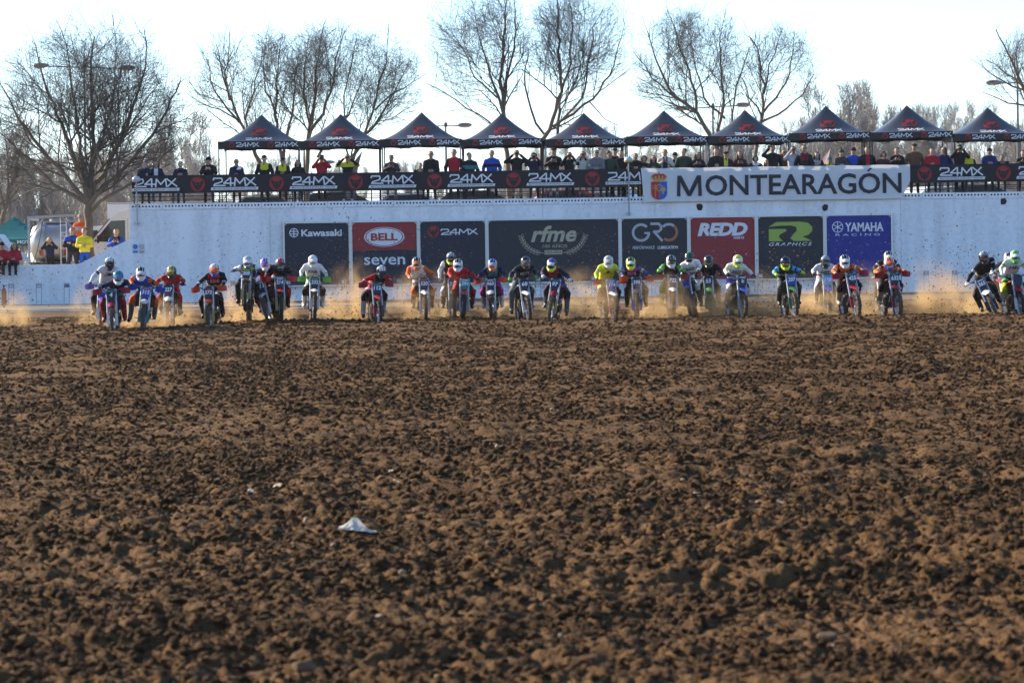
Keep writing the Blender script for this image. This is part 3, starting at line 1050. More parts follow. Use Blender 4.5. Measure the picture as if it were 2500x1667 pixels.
# ------------------------------------------------------------------ pop-up tents on the walkway
def build_tents():
    CLOTH = mat((.030, .028, .027), .36, 0, .15, 2, .15, .04, spec=1.0)
    VAL = mat((.015, .015, .017), .5, 0, .15, 3, .1)
    hw, zv0, zv1, hp = 1.485, 2.02, 2.27, 1.02
    def cz(x, y):
        u = min(1., ((abs(x) / hw) ** 4.5 + (abs(y) / hw) ** 4.5) ** (1 / 4.5))
        return zv1 + hp * ((1 - u) ** 1.42)
    N = 20
    mb = MB()
    vs, fs = [], []
    for j in range(N + 1):
        for i in range(N + 1):
            x, y = -hw + 2 * hw * i / N, -hw + 2 * hw * j / N
            vs.append((x, y, cz(x, y)))
    for j in range(N):
        for i in range(N):
            a = j * (N + 1) + i
            q = (a, a + 1, a + N + 2, a + N + 1)
            if (i < N / 2) == (j < N / 2):
                fs += [(q[0], q[1], q[2]), (q[0], q[2], q[3])]
            else:
                fs += [(q[0], q[1], q[3]), (q[1], q[2], q[3])]
    mb.add(vs, fs)
    can = mb.mesh('canopy', CLOTH)
    val = []
    for s in range(4):
        mb = MB(); vs = []
        for back in (0, .004):
            for j in range(3):
                for i in range(25):
                    u = i / 24
                    z = zv1 - (zv1 - zv0) * j / 2 - (.015 * math.sin(u * 19) + .012 * math.sin(u * 7 + s)) * j / 2
                    vs.append((-hw + 2 * hw * u, -hw - .006 + back + .010 * math.sin(u * 13) * j / 2, z))
        fs = []
        for b in (0, 1):
            for j in range(2):
                for i in range(24):
                    a = b * 75 + j * 25 + i
                    fs.append((a, a + 25, a + 26, a + 1) if not b else (a, a + 1, a + 26, a + 25))
        rot = Matrix.Rotation(s * math.pi / 2, 3, 'Z')
        mb.add([rot @ Vector(v) for v in vs], fs)
        val.append(mb.mesh('valance', VAL))
    leg = MB().box((0, 0, zv1 / 2), (.045, .045, zv1 - .02)).box((0, 0, .01), (.1, .1, .02)).mesh('leg', BLACKMETAL)
    legl = mat((.22, .23, .25), .4, .6)
    truss = []
    for s in range(4):
        mb = MB()
        for k in range(4):
            x0 = -hw + .06 + k * (2 * hw - .12) / 4; x1 = x0 + (2 * hw - .12) / 4
            mb.cyl((x0, -hw + .05, zv1 - .34 if k % 2 else zv1 - .06), (x1, -hw + .05, zv1 - .06 if k % 2 else zv1 - .34), .009, n=5)
        rot = Matrix.Rotation(s * math.pi / 2, 3, 'Z')
        mb.v = [tuple(rot @ Vector(v)) for v in mb.v]
        truss.append(mb.mesh('truss', BLACKMETAL))
    # prints that follow the front slope
    def on_slope(base, sx, sv, v0):
        me = base.copy()
        n = len(me.vertices)
        co = np.empty(n * 3, np.float32); me.vertices.foreach_get('co', co); co = co.reshape(-1, 3)
        out = np.empty_like(co)
        for k in range(n):
            x, off, v = co[k, 0] * sx, co[k, 1], co[k, 2] * sv + v0
            y = -hw + v
            out[k] = (x, y - .012 + off, cz(x * .3, y) + .010 - off * 2.5)
        me.vertices.foreach_set('co', out.ravel()); me.update()
        return me
    emb = on_slope(EMBLEM, .58, .46, .66)
    logo = on_slope(LOGO24, .95, .85, .24)
    peaks = [637, 832, 1028, 1226, 1424, 1620, 1818, 2017, 2215, 2410, 2606]
    lab = ['leftmost black pop-up tent with a free left corner', 'second black pop-up tent from the left', 'third black pop-up tent from the left', 'fourth black pop-up tent, in front of a tall bare tree', 'fifth black pop-up tent from the left', 'sixth black pop-up tent, over the coat of arms',
           'seventh black pop-up tent, in front of a leaning bare tree', 'eighth black pop-up tent, above the middle of the town banner', 'ninth black pop-up tent, above the right end of the town banner', 'rightmost whole-peaked black pop-up tent', 'black pop-up tent cut off by the right edge']
    for i, px in enumerate(peaks[:10]):
        Yc = 121.0
        p = at(px, 270, Yc)
        t = add('popup_tent', None, loc=(p.x, Yc + R.uniform(-.06, .06), ZT - .03 + R.uniform(-.03, .03)), rot=(R.uniform(-.008, .008), R.uniform(-.007, .007), R.uniform(-.025, .025)), scale=(1, 1, R.uniform(.975, 1.03)), label=lab[i], cat='tent', group='black pop-up tents along the walkway')
        add('canopy', can, t)
        fr = None
        for s in range(4):
            v = add('valance', val[s], t)
            fr = fr or v
        for sx in (-1, 1):
            for sy in (-1, 1):
                add('leg', leg, t, loc=(sx * (hw - .03), sy * (hw - .03), 0), mats=[legl if (sx + i) % 3 == 0 else BLACKMETAL])
        for s in range(4):
            add('truss', truss[s], t)
        for k, x in enumerate((-.98, .44)):
            add('emblem', EMBLEM, fr, loc=(x, -hw - .024, 2.145), scale=(.225, 1, .225))
            add('lettering', LOGO24, fr, loc=(x + .58, -hw - .026, 2.145), scale=(.82, 1, .74))
        add('emblem', emb, t); add('lettering', logo, t)


build_tents()


# ------------------------------------------------------------------ lamps and small fittings on the wall
def build_fittings():
    DOME = mat((.42, .47, .55), .35, .1)
    AMBER = mat((.65, .36, .04), .4)
    GREYP = mat((.30, .32, .34), .5, .4)
    for px, lb in ((333, 'mushroom wall lamp on a pole at the left end of the wall'), (1534, 'mushroom wall lamp with amber rim left of the town banner')):
        top, bot = at(px, 430 if px < 1000 else 383, YW - .12), at(px, 552 if px < 1000 else 528, YW - .12)
        r = add('wall_lamp', None, loc=(top.x, YW - .16, bot.z), label=lb, cat='lamp', group='mushroom lamps on the wall')
        H = top.z - bot.z
        MB().cyl((0, 0, 0), (0, 0, H - .15), .028, .024, 8).build('pole', GREYP, r)
        for z in (.1, .75, .9):
            MB().box((0, .07, z), (.14, .15, .035)).build('bracket', STEEL, r)
        m = MB(); m.lathe([(.001, H), (.07, H - .01), (.125, H - .05), (.155, H - .11), (.16, H - .15), (.15, H - .16)], 16); m.build('dome', DOME, r, True)
        m = MB(); m.lathe([(.15, H - .16), (.148, H - .19), (.10, H - .215), (.03, H - .22)], 16); m.build('diffuser', AMBER if px > 1000 else mat((.5, .42, .32), .4), r, True)
    # globe lamp behind the first spectators
    p = at(361, 393, 124)
    r = add('globe_lamp', None, loc=(p.x, 124, ZT - .05), label='pale globe lamp behind the couple at the left end', cat='lamp')
    H = p.z - ZT
    MB().cyl((0, 0, 0), (0, 0, H - .1), .03, n=8).build('pole', GREYP, r)
    MB().ell((0, 0, H + .02), (.17, .17, .16)).build('globe', mat((.55, .58, .62), .3), r, True)
    # safety signs
    for px, ring_c, m, lb in ((330.5, (.02, .16, .5), 'blue', 'small blue round mandatory sign plate on the wall'), (346, (.42, .36, .22), 'pale', 'small pale round prohibition sign plate on the wall')):
        q = at(px, 606, YW)
        r = add('safety_sign', None, loc=(q.x, YW - .012, q.z), label=lb, cat='sign', group='small safety signs on the wall')
        MB().box((0, .004, -.02), (.2, .004, .34)).build('plate', mat((.55, .58, .66), .5), r)
        mb = MB()
        (disc(mb, .085, -.004, .001) if m == 'blue' else ring(mb, .062, .085, -.004, .001))
        if m != 'blue':
            mb.box((0, -.003, 0), (.14, .003, .02), (0, .8, 0))
        mb.build('pictogram', mat(ring_c, .5), r, loc=(0, 0, .05))
        MB().box((0, 0, 0), (.17, .005, .07)).build('caption_plate', mat(ring_c, .5), r, loc=(0, 0, -.13))
    if True:                                  # notice at the far left edge
        q = at(2, 660, YW)
        r = add('notice', None, loc=(q.x, YW - .012, q.z), label='small red-brown notice plate at the far left edge of the wall', cat='sign')
        MB().box((0, 0, 0), (.2, .006, .28)).build('plate', mat((.35, .07, .03), .5), r)
        MB().box((0, -.005, -.03), (.12, .004, .05)).build('caption', PRINTWHITE, r)
    # fire extinguisher at the foot of the wall
    q = at(10, 742, YW - .35)
    r = add('fire_extinguisher', None, loc=(q.x, YW - .35, -.02), label='rusty orange extinguisher standing at the wall foot, far left', cat='extinguisher')
    mb = MB(); mb.lathe([(.001, 0), (.085, 0), (.09, .03), (.09, .5), (.07, .58), (.03, .63), (.03, .66)], 14); mb.build('cylinder', mat((.42, .10, .03), .6, 0, .3, 10), r, True)
    mb = MB(); mb.cyl((0, 0, .65), (0, 0, .72), .025); mb.box((.04, 0, .72), (.14, .03, .025)); mb.build('valve', BLACKMETAL, r)
    # gate number markers along the wall foot
    n = 41
    ones = 'zero one two three four five six seven eight nine ten eleven twelve thirteen fourteen fifteen sixteen seventeen eighteen nineteen'.split()
    word = lambda q: ones[q] if q < 20 else ['twenty', 'thirty', 'forty'][q // 10 - 2] + ('-' + ones[q % 10] if q % 10 else '')
    WIRE = mat((.10, .11, .13), .5, .5)
    PL = mat((.28, .32, .40), .6)
    pm = MB().cyl((-.09, 0, 0), (-.09, 0, .76), .008, n=5).mesh('stake', WIRE)
    pm2 = MB().cyl((.09, 0, 0), (.09, 0, .76), .008, n=5).mesh('stake', WIRE)
    bar = MB().cyl((-.098, 0, .755), (.098, 0, .755), .009, n=5).mesh('crossbar', WIRE)
    plm = MB().box((0, .004, .67), (.172, .006, .13)).mesh('plate', PL)
    while n >= 5:
        px = 163 + (39 - n) * 67.75
        p = at(px, 740, YW - .5)
        r = add('gate_marker', None, loc=(p.x, YW - .5 + R.uniform(-.05, .05), -.01), rot=(R.uniform(-.03, .03), R.uniform(-.02, .02), R.uniform(-.1, .1)), label='wire start gate marker for gate %s at the wall foot' % word(n), cat='marker', group='numbered start gate markers')
        add('stake', pm, r); add('stake', pm2, r); add('crossbar', bar, r); add('plate', plm, r)
        lettering(str(n), r, (0, -.006, .67), PRINTWHITE if n % 3 else mat((.03, .04, .07), .6), fit_h=.1, bold=.02, name='number')
        n -= 1


build_fittings()


# ------------------------------------------------------------------ bare winter trees
def seg_mesh(name, P0, P1, R0, R1, n, m):
    P0, P1 = np.asarray(P0, np.float64), np.asarray(P1, np.float64)
    R0, R1 = np.asarray(R0), np.asarray(R1)
    d = P1 - P0
    L = np.linalg.norm(d, axis=1, keepdims=True); d = d / np.maximum(L, 1e-9)
    P1 = P1 + d * np.minimum(R1[:, None] * .5, .03)
    a = np.where(np.abs(d[:, 2:3]) < .9, np.array([[0, 0, 1.]]), np.array([[1., 0, 0]]))
    x = np.cross(d, a); x /= np.linalg.norm(x, axis=1, keepdims=True)
    y = np.cross(d, x)
    k = len(P0)
    ang = np.arange(n) * 2 * np.pi / n
    off = np.cos(ang)[None, :, None] * x[:, None, :] + np.sin(ang)[None, :, None] * y[:, None, :]
    V = np.concatenate([P0[:, None, :] + off * R0[:, None, None], P1[:, None, :] + off * R1[:, None, None]], 1).reshape(-1, 3)
    b = (np.arange(k) * 2 * n)[:, None]
    i = np.arange(n)[None, :]; j = (np.arange(n)[None, :] + 1) % n
    Fq = np.stack([b + i, b + j, b + j + n, b + i + n], -1).reshape(-1, 4)
    return V, Fq


class Tree:
    def __init__(s, seed, env=None, up=.05, droop=0.):
        s.r = random.Random(seed)
        s.seg = ([], [], [], [], [])          # p0 p1 r0 r1 level
        s.env, s.up, s.droop = env, up, droop

    def inside(s, p, f=1.):
        if not s.env:
            return True
        for (cx, cy, cz, rx, ry, rz) in s.env:
            if ((p.x - cx) / rx) ** 2 + ((p.y - cy) / ry) ** 2 + ((p.z - cz) / rz) ** 2 < f:
                return True
        return False

    def rec(s, p0, p1, r0, r1, lv):
        for l, v in zip(s.seg, (p0[:], p1[:], r0, r1, lv)):
            l.append(v)

    def polyline(s, pts, r0, r1, spawn, lv=0):
        """pts: guide; resampled with a little wander, spawns children"""
        P = [Vector(pts[0])]
        for a, b in zip(pts, pts[1:]):
            a, b = Vector(a), Vector(b)
            k = max(1, int((b - a).length / .35))
            for i in range(1, k + 1):
                P.append(a.lerp(b, i / k) + Vector((s.r.gauss(0, .03), s.r.gauss(0, .04), s.r.gauss(0, .02))))
        tot = len(P) - 1
        for i in range(tot):
            s.rec(P[i], P[i + 1], r0 + (r1 - r0) * i / tot, r0 + (r1 - r0) * (i + 1) / tot, lv)
        if spawn:
            dens, L, start = spawn
            for i in range(tot):
                t = (i + 1) / tot
                if t < start:
                    continue
                d = (P[i + 1] - P[i]).normalized()
                cnt = dens * .35
                for _ in range(int(cnt) + (s.r.random() < cnt % 1)):
                    s.child(P[i + 1], d, L * (1.15 - .55 * t) * s.r.uniform(.6, 1.25), (r0 + (r1 - r0) * t) * s.r.uniform(.35, .55), lv + 1)
            s.child(P[-1], (P[-1] - P[-2]).normalized(), L * .8, r1, lv + 1, True)
        return P

    def child(s, p, d, L, r, lv, straight=False):
        if straight:
            nd = d.copy()
        else:
            ax = Vector((s.r.gauss(0, 1), s.r.gauss(0, 1), s.r.gauss(0, 1)))
            ax = d.cross(ax)
            if ax.length < 1e-4:
                return
            ang = s.r.uniform(.45, 1.0)
            nd = (Matrix.Rotation(ang, 3, ax.normalized()) @ d)
        s.branch(p, nd, L, max(r, .0045), lv)

    def branch(s, p, d, L, r, lv):
        steps = {1: 7, 2: 5, 3: 4, 4: 2}.get(lv, 2)
        sl = L / steps
        wob = {1: .11, 2: .13, 3: .14, 4: .15}.get(lv, .2)
        d = d.normalized()
        rr = r
        P = p.copy()
        tip = .45 if lv < 3 else .5
        pts = [P.copy()]
        fz = s.r.uniform(.55, 1.3)
        for i in range(steps):
            d = (d + Vector((s.r.gauss(0, wob), s.r.gauss(0, wob), s.r.gauss(0, wob) + s.up - s.droop * i / steps))).normalized()
            Q = P + d * sl
            if lv >= 1 and not s.inside(Q, fz):
                if s.r.random() < .75:
                    break
            r2 = max(.0022, r * (1 - (1 - tip) * (i + 1) / steps))
            s.rec(P, Q, rr, r2, lv)
            P, rr = Q, r2
            pts.append(P.copy())
            if lv < s.maxlv:
                nb = s.nb.get(lv, 1.0)
                cnt = int(nb) + (s.r.random() < nb % 1)
                for _ in range(cnt):
                    s.child(P, d, L * s.r.uniform(.42, .85) * (1.1 - .4 * i / steps), r2 * .62, lv + 1)

    maxlv = 4
    nb = {1: 1.35, 2: 1.25, 3: .8}

    def meshes(s):
        P0, P1, R0, R1, LV = [np.array(q) for q in s.seg]
        out = []
        V, Fq = seg_mesh('x', P0[LV == 0], P1[LV == 0], R0[LV == 0], R1[LV == 0], 9, None)
        out.append(mesh_np('trunk', V, Fq, [TRUNKBARK], smooth=True))
        a, b = (LV > 0) & (R0 > .022), (LV > 0) & (R0 <= .022)
        V1, F1 = seg_mesh('x', P0[a], P1[a], R0[a], R1[a], 5, None)
        V2, F2 = seg_mesh('x', P0[b], P1[b], R0[b], R1[b], 3, None)
        out.append(mesh_np('crown', np.concatenate([V1, V2]), np.concatenate([F1, F2 + len(V1)]), [BARK, TWIG], np.concatenate([np.zeros(len(F1)), np.ones(len(F2))]), smooth=False))
        return out


def place_tree(name, seed, D, base_z, stems, env_px, label, spawn, group='bare trees behind the walkway', up=.045, nb=None, maxlv=4):
    """stems: list of (pixel polyline, base radius, end radius)"""
    env = []
    for x0, y0, x1, y1 in env_px:
        a, b = at(x0, y1, D), at(x1, y0, D)
        env.append(((a.x + b.x) / 2, D, (a.z + b.z) / 2, (b.x - a.x) / 2, (b.x - a.x) / 2 * .8, (b.z - a.z) / 2))
    t = Tree(seed, env, up)
    t.maxlv = maxlv
    if nb:
        t.nb = nb
    rr = random.Random(seed)
    for k, (pl, r0, r1) in enumerate(stems):
        pts = []
        dy = 0. if k == 0 else rr.uniform(-.25, .25)
        for i, (x, y) in enumerate(pl):
            q = at(x, y, D)
            pts.append(Vector((q.x, D + dy * i, q.z)))
        t.polyline(pts, r0 * .85, r1 * .8, spawn if spawn and k >= 0 else None)
    base = at(stems[0][0][0][0], stems[0][0][0][1], D)
    root = add(name, None, loc=(base.x, D, base_z), label=label, cat='tree', group=group)
    for nm, me in zip(('trunk', 'crown'), t.meshes()):
        if me:
            o = add(nm, me, root)
            o.location = (-base.x, -D, -base_z)
    return root


def build_trees():
    # big spreading tree at the left
    place_tree('bare_tree', 11, 120.6, .85, [
        ([(222, 640), (218, 580), (216, 540), (214, 490)], .21, .17),
        ([(214, 492), (205, 450), (185, 400), (160, 330), (120, 230), (95, 150)], .13, .03),
        ([(214, 492), (220, 440), (224, 380), (226, 300), (222, 200), (228, 90)], .13, .03),
        ([(217, 490), (235, 450), (262, 400), (295, 330), (330, 230), (350, 140)], .12, .03),
        ([(217, 500), (240, 470), (285, 430), (340, 370), (400, 290), (440, 200)], .11, .028),
        ([(210, 492), (185, 460), (140, 410), (95, 360), (45, 290), (10, 220)], .11, .028),
        ([(212, 498), (180, 480), (130, 450), (80, 400), (30, 350), (-20, 310)], .09, .025),
        ([(220, 520), (245, 490), (300, 460), (360, 420), (430, 360)], .08, .025),
        ([(214, 470), (200, 420), (195, 340), (180, 240), (165, 130)], .09, .026),
        ([(224, 400), (250, 340), (275, 250), (280, 150)], .07, .024),
    ], [(-60, 30, 480, 520)], 'largest spreading bare tree beside the white van at left', (2.1, 2.6, .12), nb={1: 1.4, 2: 1.25, 3: .75})
    place_tree('bare_tree', 12, 128, 3.4, [
        ([(655, 480), (640, 405), (612, 350), (585, 300), (560, 240)], .13, .05),
        ([(585, 300), (540, 250), (510, 180)], .06, .02), ([(560, 245), (548, 180), (560, 110)], .05, .02),
        ([(612, 350), (600, 290), (620, 220), (640, 130)], .05, .02),
        ([(575, 290), (540, 270), (490, 250)], .04, .018),
    ], [(455, 70, 700, 420)], 'left-leaning bare tree behind the leftmost tent', (2.6, 2.5, .15))
    place_tree('bare_tree', 13, 128.5, 3.4, [
        ([(692, 480), (690, 390), (676, 330), (672, 250), (678, 160)], .11, .03),
        ([(692, 390), (702, 330), (715, 260), (725, 170)], .08, .025),
        ([(676, 280), (650, 220), (640, 150)], .05, .02),
    ], [(560, 60, 780, 400)], 'slim forked bare tree between the first two tents', (2.6, 2.5, .15))
    place_tree('bare_tree', 14, 129, 3.4, [
        ([(748, 490), (748, 400), (755, 320), (768, 240), (775, 150)], .14, .035),
        ([(752, 330), (790, 280), (815, 200), (830, 120)], .08, .022),
        ([(755, 300), (740, 230), (745, 140)], .06, .02),
        ([(775, 385), (800, 340), (850, 280), (880, 200)], .07, .02),
    ], [(640, 50, 930, 390)], 'upright bare tree behind the second tent', (2.7, 2.5, .15))
    place_tree('bare_tree', 15, 128, 3.4, [
        ([(845, 480), (862, 390), (890, 330), (910, 275), (930, 200), (945, 130)], .10, .025),
        ([(862, 390), (880, 340), (905, 315), (940, 260), (985, 180)], .08, .022),
        ([(915, 270), (960, 230), (1010, 200)], .045, .018),
        ([(856, 420), (842, 340), (838, 280), (838, 230), (860, 150), (870, 90)], .05, .02),
    ], [(790, 50, 1045, 400)], 'right-leaning bare tree behind the gap after the second tent', (2.6, 2.5, .15))
    place_tree('bare_tree', 16, 128, 3.4, [
        ([(1245, 490), (1240, 400), (1236, 330), (1228, 265), (1222, 200), (1230, 90), (1235, 10)], .14, .03),
        ([(1236, 300), (1218, 240), (1190, 160), (1165, 80)], .08, .022),
        ([(1230, 270), (1238, 200), (1255, 120), (1260, 30)], .08, .022),
        ([(1238, 345), (1190, 296), (1140, 265), (1090, 230), (1040, 205)], .05, .018),
        ([(1215, 240), (1160, 190), (1130, 120)], .05, .018),
    ], [(1025, -60, 1310, 320)], 'tall bare tree rising behind the fourth tent', (2.6, 2.6, .22))
    place_tree('bare_tree', 17, 127.5, 3.4, [
        ([(1318, 490), (1318, 420), (1328, 345), (1350, 290), (1368, 220), (1365, 100), (1362, 10)], .13, .03),
        ([(1330, 330), (1312, 300), (1296, 270), (1280, 210), (1290, 120)], .06, .02),
        ([(1352, 390), (1362, 320), (1368, 250), (1390, 150), (1400, 40)], .09, .024),
        ([(1350, 310), (1400, 275), (1450, 240), (1490, 180), (1520, 90)], .07, .02),
        ([(1375, 290), (1420, 240), (1440, 140), (1455, 50)], .06, .02),
        ([(1440, 250), (1480, 290), (1510, 305)], .03, .014),
    ], [(1270, -50, 1545, 330)], 'tall forked bare tree behind the fifth tent', (2.6, 2.6, .22))
    place_tree('bare_tree', 18, 128.5, 3.4, [
        ([(1768, 490), (1765, 400), (1745, 345), (1720, 310), (1700, 275), (1650, 240), (1610, 170), (1590, 110)], .15, .03),
        ([(1765, 395), (1752, 320), (1765, 260), (1760, 200), (1752, 90)], .09, .024),
        ([(1770, 400), (1785, 350), (1790, 280), (1800, 210), (1820, 150)], .08, .022),
        ([(1700, 275), (1690, 200), (1660, 120), (1640, 50)], .07, .02),
        ([(1650, 240), (1590, 190), (1555, 140)], .05, .018),
        ([(1770, 290), (1720, 240), (1700, 170), (1690, 110)], .06, .02),
    ], [(1530, 15, 1850, 330)], 'broad bare tree forking low behind the seventh tent', (2.6, 2.5, .18))
    place_tree('bare_tree', 19, 129, 3.4, [
        ([(1838, 490), (1840, 400), (1848, 340), (1860, 280), (1865, 210), (1850, 120)], .12, .03),
        ([(1860, 280), (1895, 240), (1930, 180), (1940, 110)], .06, .02),
        ([(1855, 300), (1900, 280), (1960, 230), (1990, 180)], .06, .02),
        ([(1865, 230), (1880, 160), (1900, 100)], .05, .02),
        ([(1860, 285), (1830, 240), (1810, 190)], .05, .018),
    ], [(1790, 60, 2010, 330)], 'rounded bare tree behind the gap before the eighth tent', (2.6, 2.4, .2))
    place_tree('bare_tree', 20, 133, 2.8, [
        ([(2530, 480), (2525, 380), (2520, 300), (2500, 220), (2470, 150), (2440, 90)], .16, .03),
        ([(2520, 300), (2540, 220), (2550, 120)], .09, .022),
        ([(2500, 220), (2450, 200), (2410, 170)], .05, .018),
        ([(2515, 260), (2460, 250), (2405, 225)], .05, .018),
    ], [(2395, 60, 2620, 330)], 'bare tree entering at the right edge of the picture', (2.6, 2.5, .2))
    place_tree('bare_tree', 21, 142, 1.35, [
        ([(-5, 640), (5, 540), (20, 480), (40, 400), (60, 330)], .16, .03),
        ([(10, 510), (-10, 420), (-20, 330)], .08, .022),
        ([(15, 500), (60, 440), (110, 390)], .07, .02),
        ([(20, 470), (20, 400), (10, 320)], .07, .02),
    ], [(-70, 270, 180, 560)], 'smaller bare tree at the far left behind the teal tent', (3.2, 2.1, .2), nb={1: 1.3, 2: 1.1, 3: .5})


build_trees()


def build_far_wood():
    ms = []
    for k in range(4):
        t = Tree(200 + k, None, .22)
        t.maxlv = 3
        t.nb = {1: 1.3, 2: .9}
        rr = random.Random(k)
        for q in range(5 if k < 3 else 7):
            a = rr.uniform(0, 6.28)
            sp = rr.uniform(.2, .9)
            pts = [Vector((0, 0, 0)), Vector((.3 * math.cos(a), .3 * math.sin(a), 1.2)), Vector((sp * math.cos(a), sp * math.sin(a), 3.2)), Vector((sp * 1.7 * math.cos(a), sp * 1.7 * math.sin(a), 5.6))]
            t.polyline(pts, .06, .016, (2.6, 1.1, .15))
        P0, P1, R0, R1, LV = [np.array(q) for q in t.seg]
        V, Fq = seg_mesh('x', P0, P1, np.maximum(R0, .008), np.maximum(R1, .007), 3, None)
        ms.append(mesh_np('wood_tree', V, Fq, [mat((.26, .245, .235), .9, 0, .3, 2)]))  # bark paler than the near trees, distance haze put into the colour
    rng = np.random.default_rng(9)
    P, S = [], []
    def put(px0, px1, y0, y1, hmin, hmax, n, bz):
        for _ in range(n):
            D = rng.uniform(y0, y1)
            x = at(rng.uniform(px0, px1), 400, D).x
            P.append((x, D, bz)); S.append(rng.uniform(hmin, hmax) / 7.8)
    put(-80, 520, 150, 200, 5.0, 8.6, 38, .7)
    put(480, 1300, 175, 260, 3.4, 5.6, 26, 2.7)
    put(1250, 1950, 165, 240, 4.0, 6.6, 40, 2.7)
    put(1900, 2700, 150, 220, 4.5, 7.8, 52, 2.7)
    P, S = np.array(P), np.array(S)
    k = len(P)
    scatter('far_wood', P, np.stack([np.zeros(k), np.zeros(k), rng.uniform(0, 6.28, k)], -1), S[:, None] * np.stack([rng.uniform(.9, 1.25, k), rng.uniform(.9, 1.25, k), np.ones(k)], -1), rng.integers(0, 4, k), ms, 'hazy wood of thin bare trees behind the crowd', 'wood')


build_far_wood()


# ------------------------------------------------------------------ smooth-union bodies (one continuous surface each)
def cap_d(P, c):
    a, b = np.array(c[0]), np.array(c[1])
    ba = b - a
    L2 = max(1e-9, float(ba @ ba))
    t = np.clip(((P - a) @ ba) / L2, 0, 1)
    d = np.linalg.norm(P - a - t[..., None] * ba, axis=-1) - (c[2] + (c[3] - c[2]) * t)
    return d, t


def smin(a, b, k):
    h = np.clip(.5 + .5 * (b - a) / k, 0, 1)
    return b * (1 - h) + a * h - k * h * (1 - h)


def sdf_eval(P, caps, k=.035):
    v = np.full(P.shape[:-1], 9.)
    for c in caps:
        v = smin(v, cap_d(P, c)[0], k)
    return v


_CO = np.array([(0, 0, 0), (1, 0, 0), (0, 1, 0), (1, 1, 0), (0, 0, 1), (1, 0, 1), (0, 1, 1), (1, 1, 1)])
_ED = [(a, b) for a in range(8) for b in range(a + 1, 8) if np.abs(_CO[a] - _CO[b]).sum() == 1]


def skin_mesh(caps, vox, k=.035):
    lo = np.min([np.minimum(np.array(c[0]), np.array(c[1])) - max(c[2], c[3]) for c in caps], 0) - vox * 2
    hi = np.max([np.maximum(np.array(c[0]), np.array(c[1])) + max(c[2], c[3]) for c in caps], 0) + vox * 2
    n = np.ceil((hi - lo) / vox).astype(int) + 1
    val = np.full(n, 1.0)
    for c in caps:
        r = max(c[2], c[3]) + k + vox * 2
        i0 = np.maximum(0, np.floor((np.minimum(np.array(c[0]), np.array(c[1])) - r - lo) / vox).astype(int))
        i1 = np.minimum(n, np.ceil((np.maximum(np.array(c[0]), np.array(c[1])) + r - lo) / vox).astype(int) + 1)
        g = np.stack(np.meshgrid(*[np.arange(i0[q], i1[q]) * vox + lo[q] for q in range(3)], indexing='ij'), -1)
        s = np.s_[i0[0]:i1[0], i0[1]:i1[1], i0[2]:i1[2]]
        val[s] = smin(val[s], cap_d(g, c)[0], k)
    S = val < 0
    cn = np.zeros(n - 1, int)
    for c in _CO:
        cn += S[c[0]:n[0] - 1 + c[0], c[1]:n[1] - 1 + c[1], c[2]:n[2] - 1 + c[2]]
    act = (cn > 0) & (cn < 8)
    cells = np.argwhere(act)
    idx = np.full(n - 1, -1); idx[act] = np.arange(len(cells))
    cv = np.stack([val[cells[:, 0] + c[0], cells[:, 1] + c[1], cells[:, 2] + c[2]] for c in _CO], 1)
    pos = np.zeros((len(cells), 3)); cnt = np.zeros(len(cells))
    for a, b in _ED:
        x = (cv[:, a] < 0) != (cv[:, b] < 0)
        t = np.where(x, cv[:, a] / np.where(x, cv[:, a] - cv[:, b], 1), 0)
        pos += x[:, None] * (_CO[a] + t[:, None] * (_CO[b] - _CO[a])); cnt += x
    V = lo + (cells + pos / cnt[:, None]) * vox
    quads = []
    for ax in range(3):
        u, w = (ax + 1) % 3, (ax + 2) % 3
        sl0 = [slice(None)] * 3; sl1 = [slice(None)] * 3
        sl0[ax] = slice(0, -1); sl1[ax] = slice(1, None)
        A, B = S[tuple(sl0)], S[tuple(sl1)]
        e = np.argwhere(A != B)
        fl = A[tuple(e.T)]
        ok = (e[:, u] > 0) & (e[:, w] > 0) & (e[:, u] < n[u] - 1) & (e[:, w] < n[w] - 1)
        e, fl = e[ok], fl[ok]
        q = []
        for du, dw in ((1, 1), (0, 1), (0, 0), (1, 0)):
            c = e.copy(); c[:, u] -= du; c[:, w] -= dw
            q.append(idx[tuple(c.T)])
        q = np.stack(q, 1)
        q[~fl] = q[~fl][:, ::-1]
        quads.append(q)
    return V, np.concatenate(quads)


def body_object(name, parent, caps, vox, color, extra=None, k=.035):
    """color(tag, t, centre) -> material"""
    V, Q = skin_mesh(caps, vox, k)
    C = V[Q].mean(1)
    D, T = [], []
    for c in caps:
        d, t = cap_d(C, c); D.append(d); T.append(t)
    D, T = np.array(D), np.array(T)
    w = D.argmin(0)
    mats, mi = [], np.zeros(len(Q), int)
    for i in range(len(Q)):
        m = color(caps[w[i]][4], T[w[i], i], C[i])
        if m not in mats:
            mats.append(m)
        mi[i] = mats.index(m)
    if extra and extra.v:
        ev = np.array(extra.v); o = len(V)
        V = np.concatenate([V, ev])
        eq, em = [], []
        for f, m in zip(extra.f, extra.m):
            f = list(f)
            eq.append([x + o for x in (f if len(f) == 4 else f[:3] + [f[2]] if len(f) == 3 else f[:4])])
            mm = extra.mats[m]
            if mm not in mats:
                mats.append(mm)
            em.append(mats.index(mm))
            if len(f) > 4:
                for z in range(4, len(f), 2):
                    eq.append([f[0] + o, f[z - 1] + o, f[z] + o, f[min(z + 1, len(f) - 1)] + o]); em.append(mats.index(mm))
        tri = np.array([q[2] == q[3] for q in eq])
        eq = np.array(eq)
        eq = eq[~tri]; em = np.array(em)[~tri]
        Q = np.concatenate([Q, eq]); mi = np.concatenate([mi, em])
    me = mesh_np(name, V, Q, mats, mi, True)
    return add(name, me, parent)


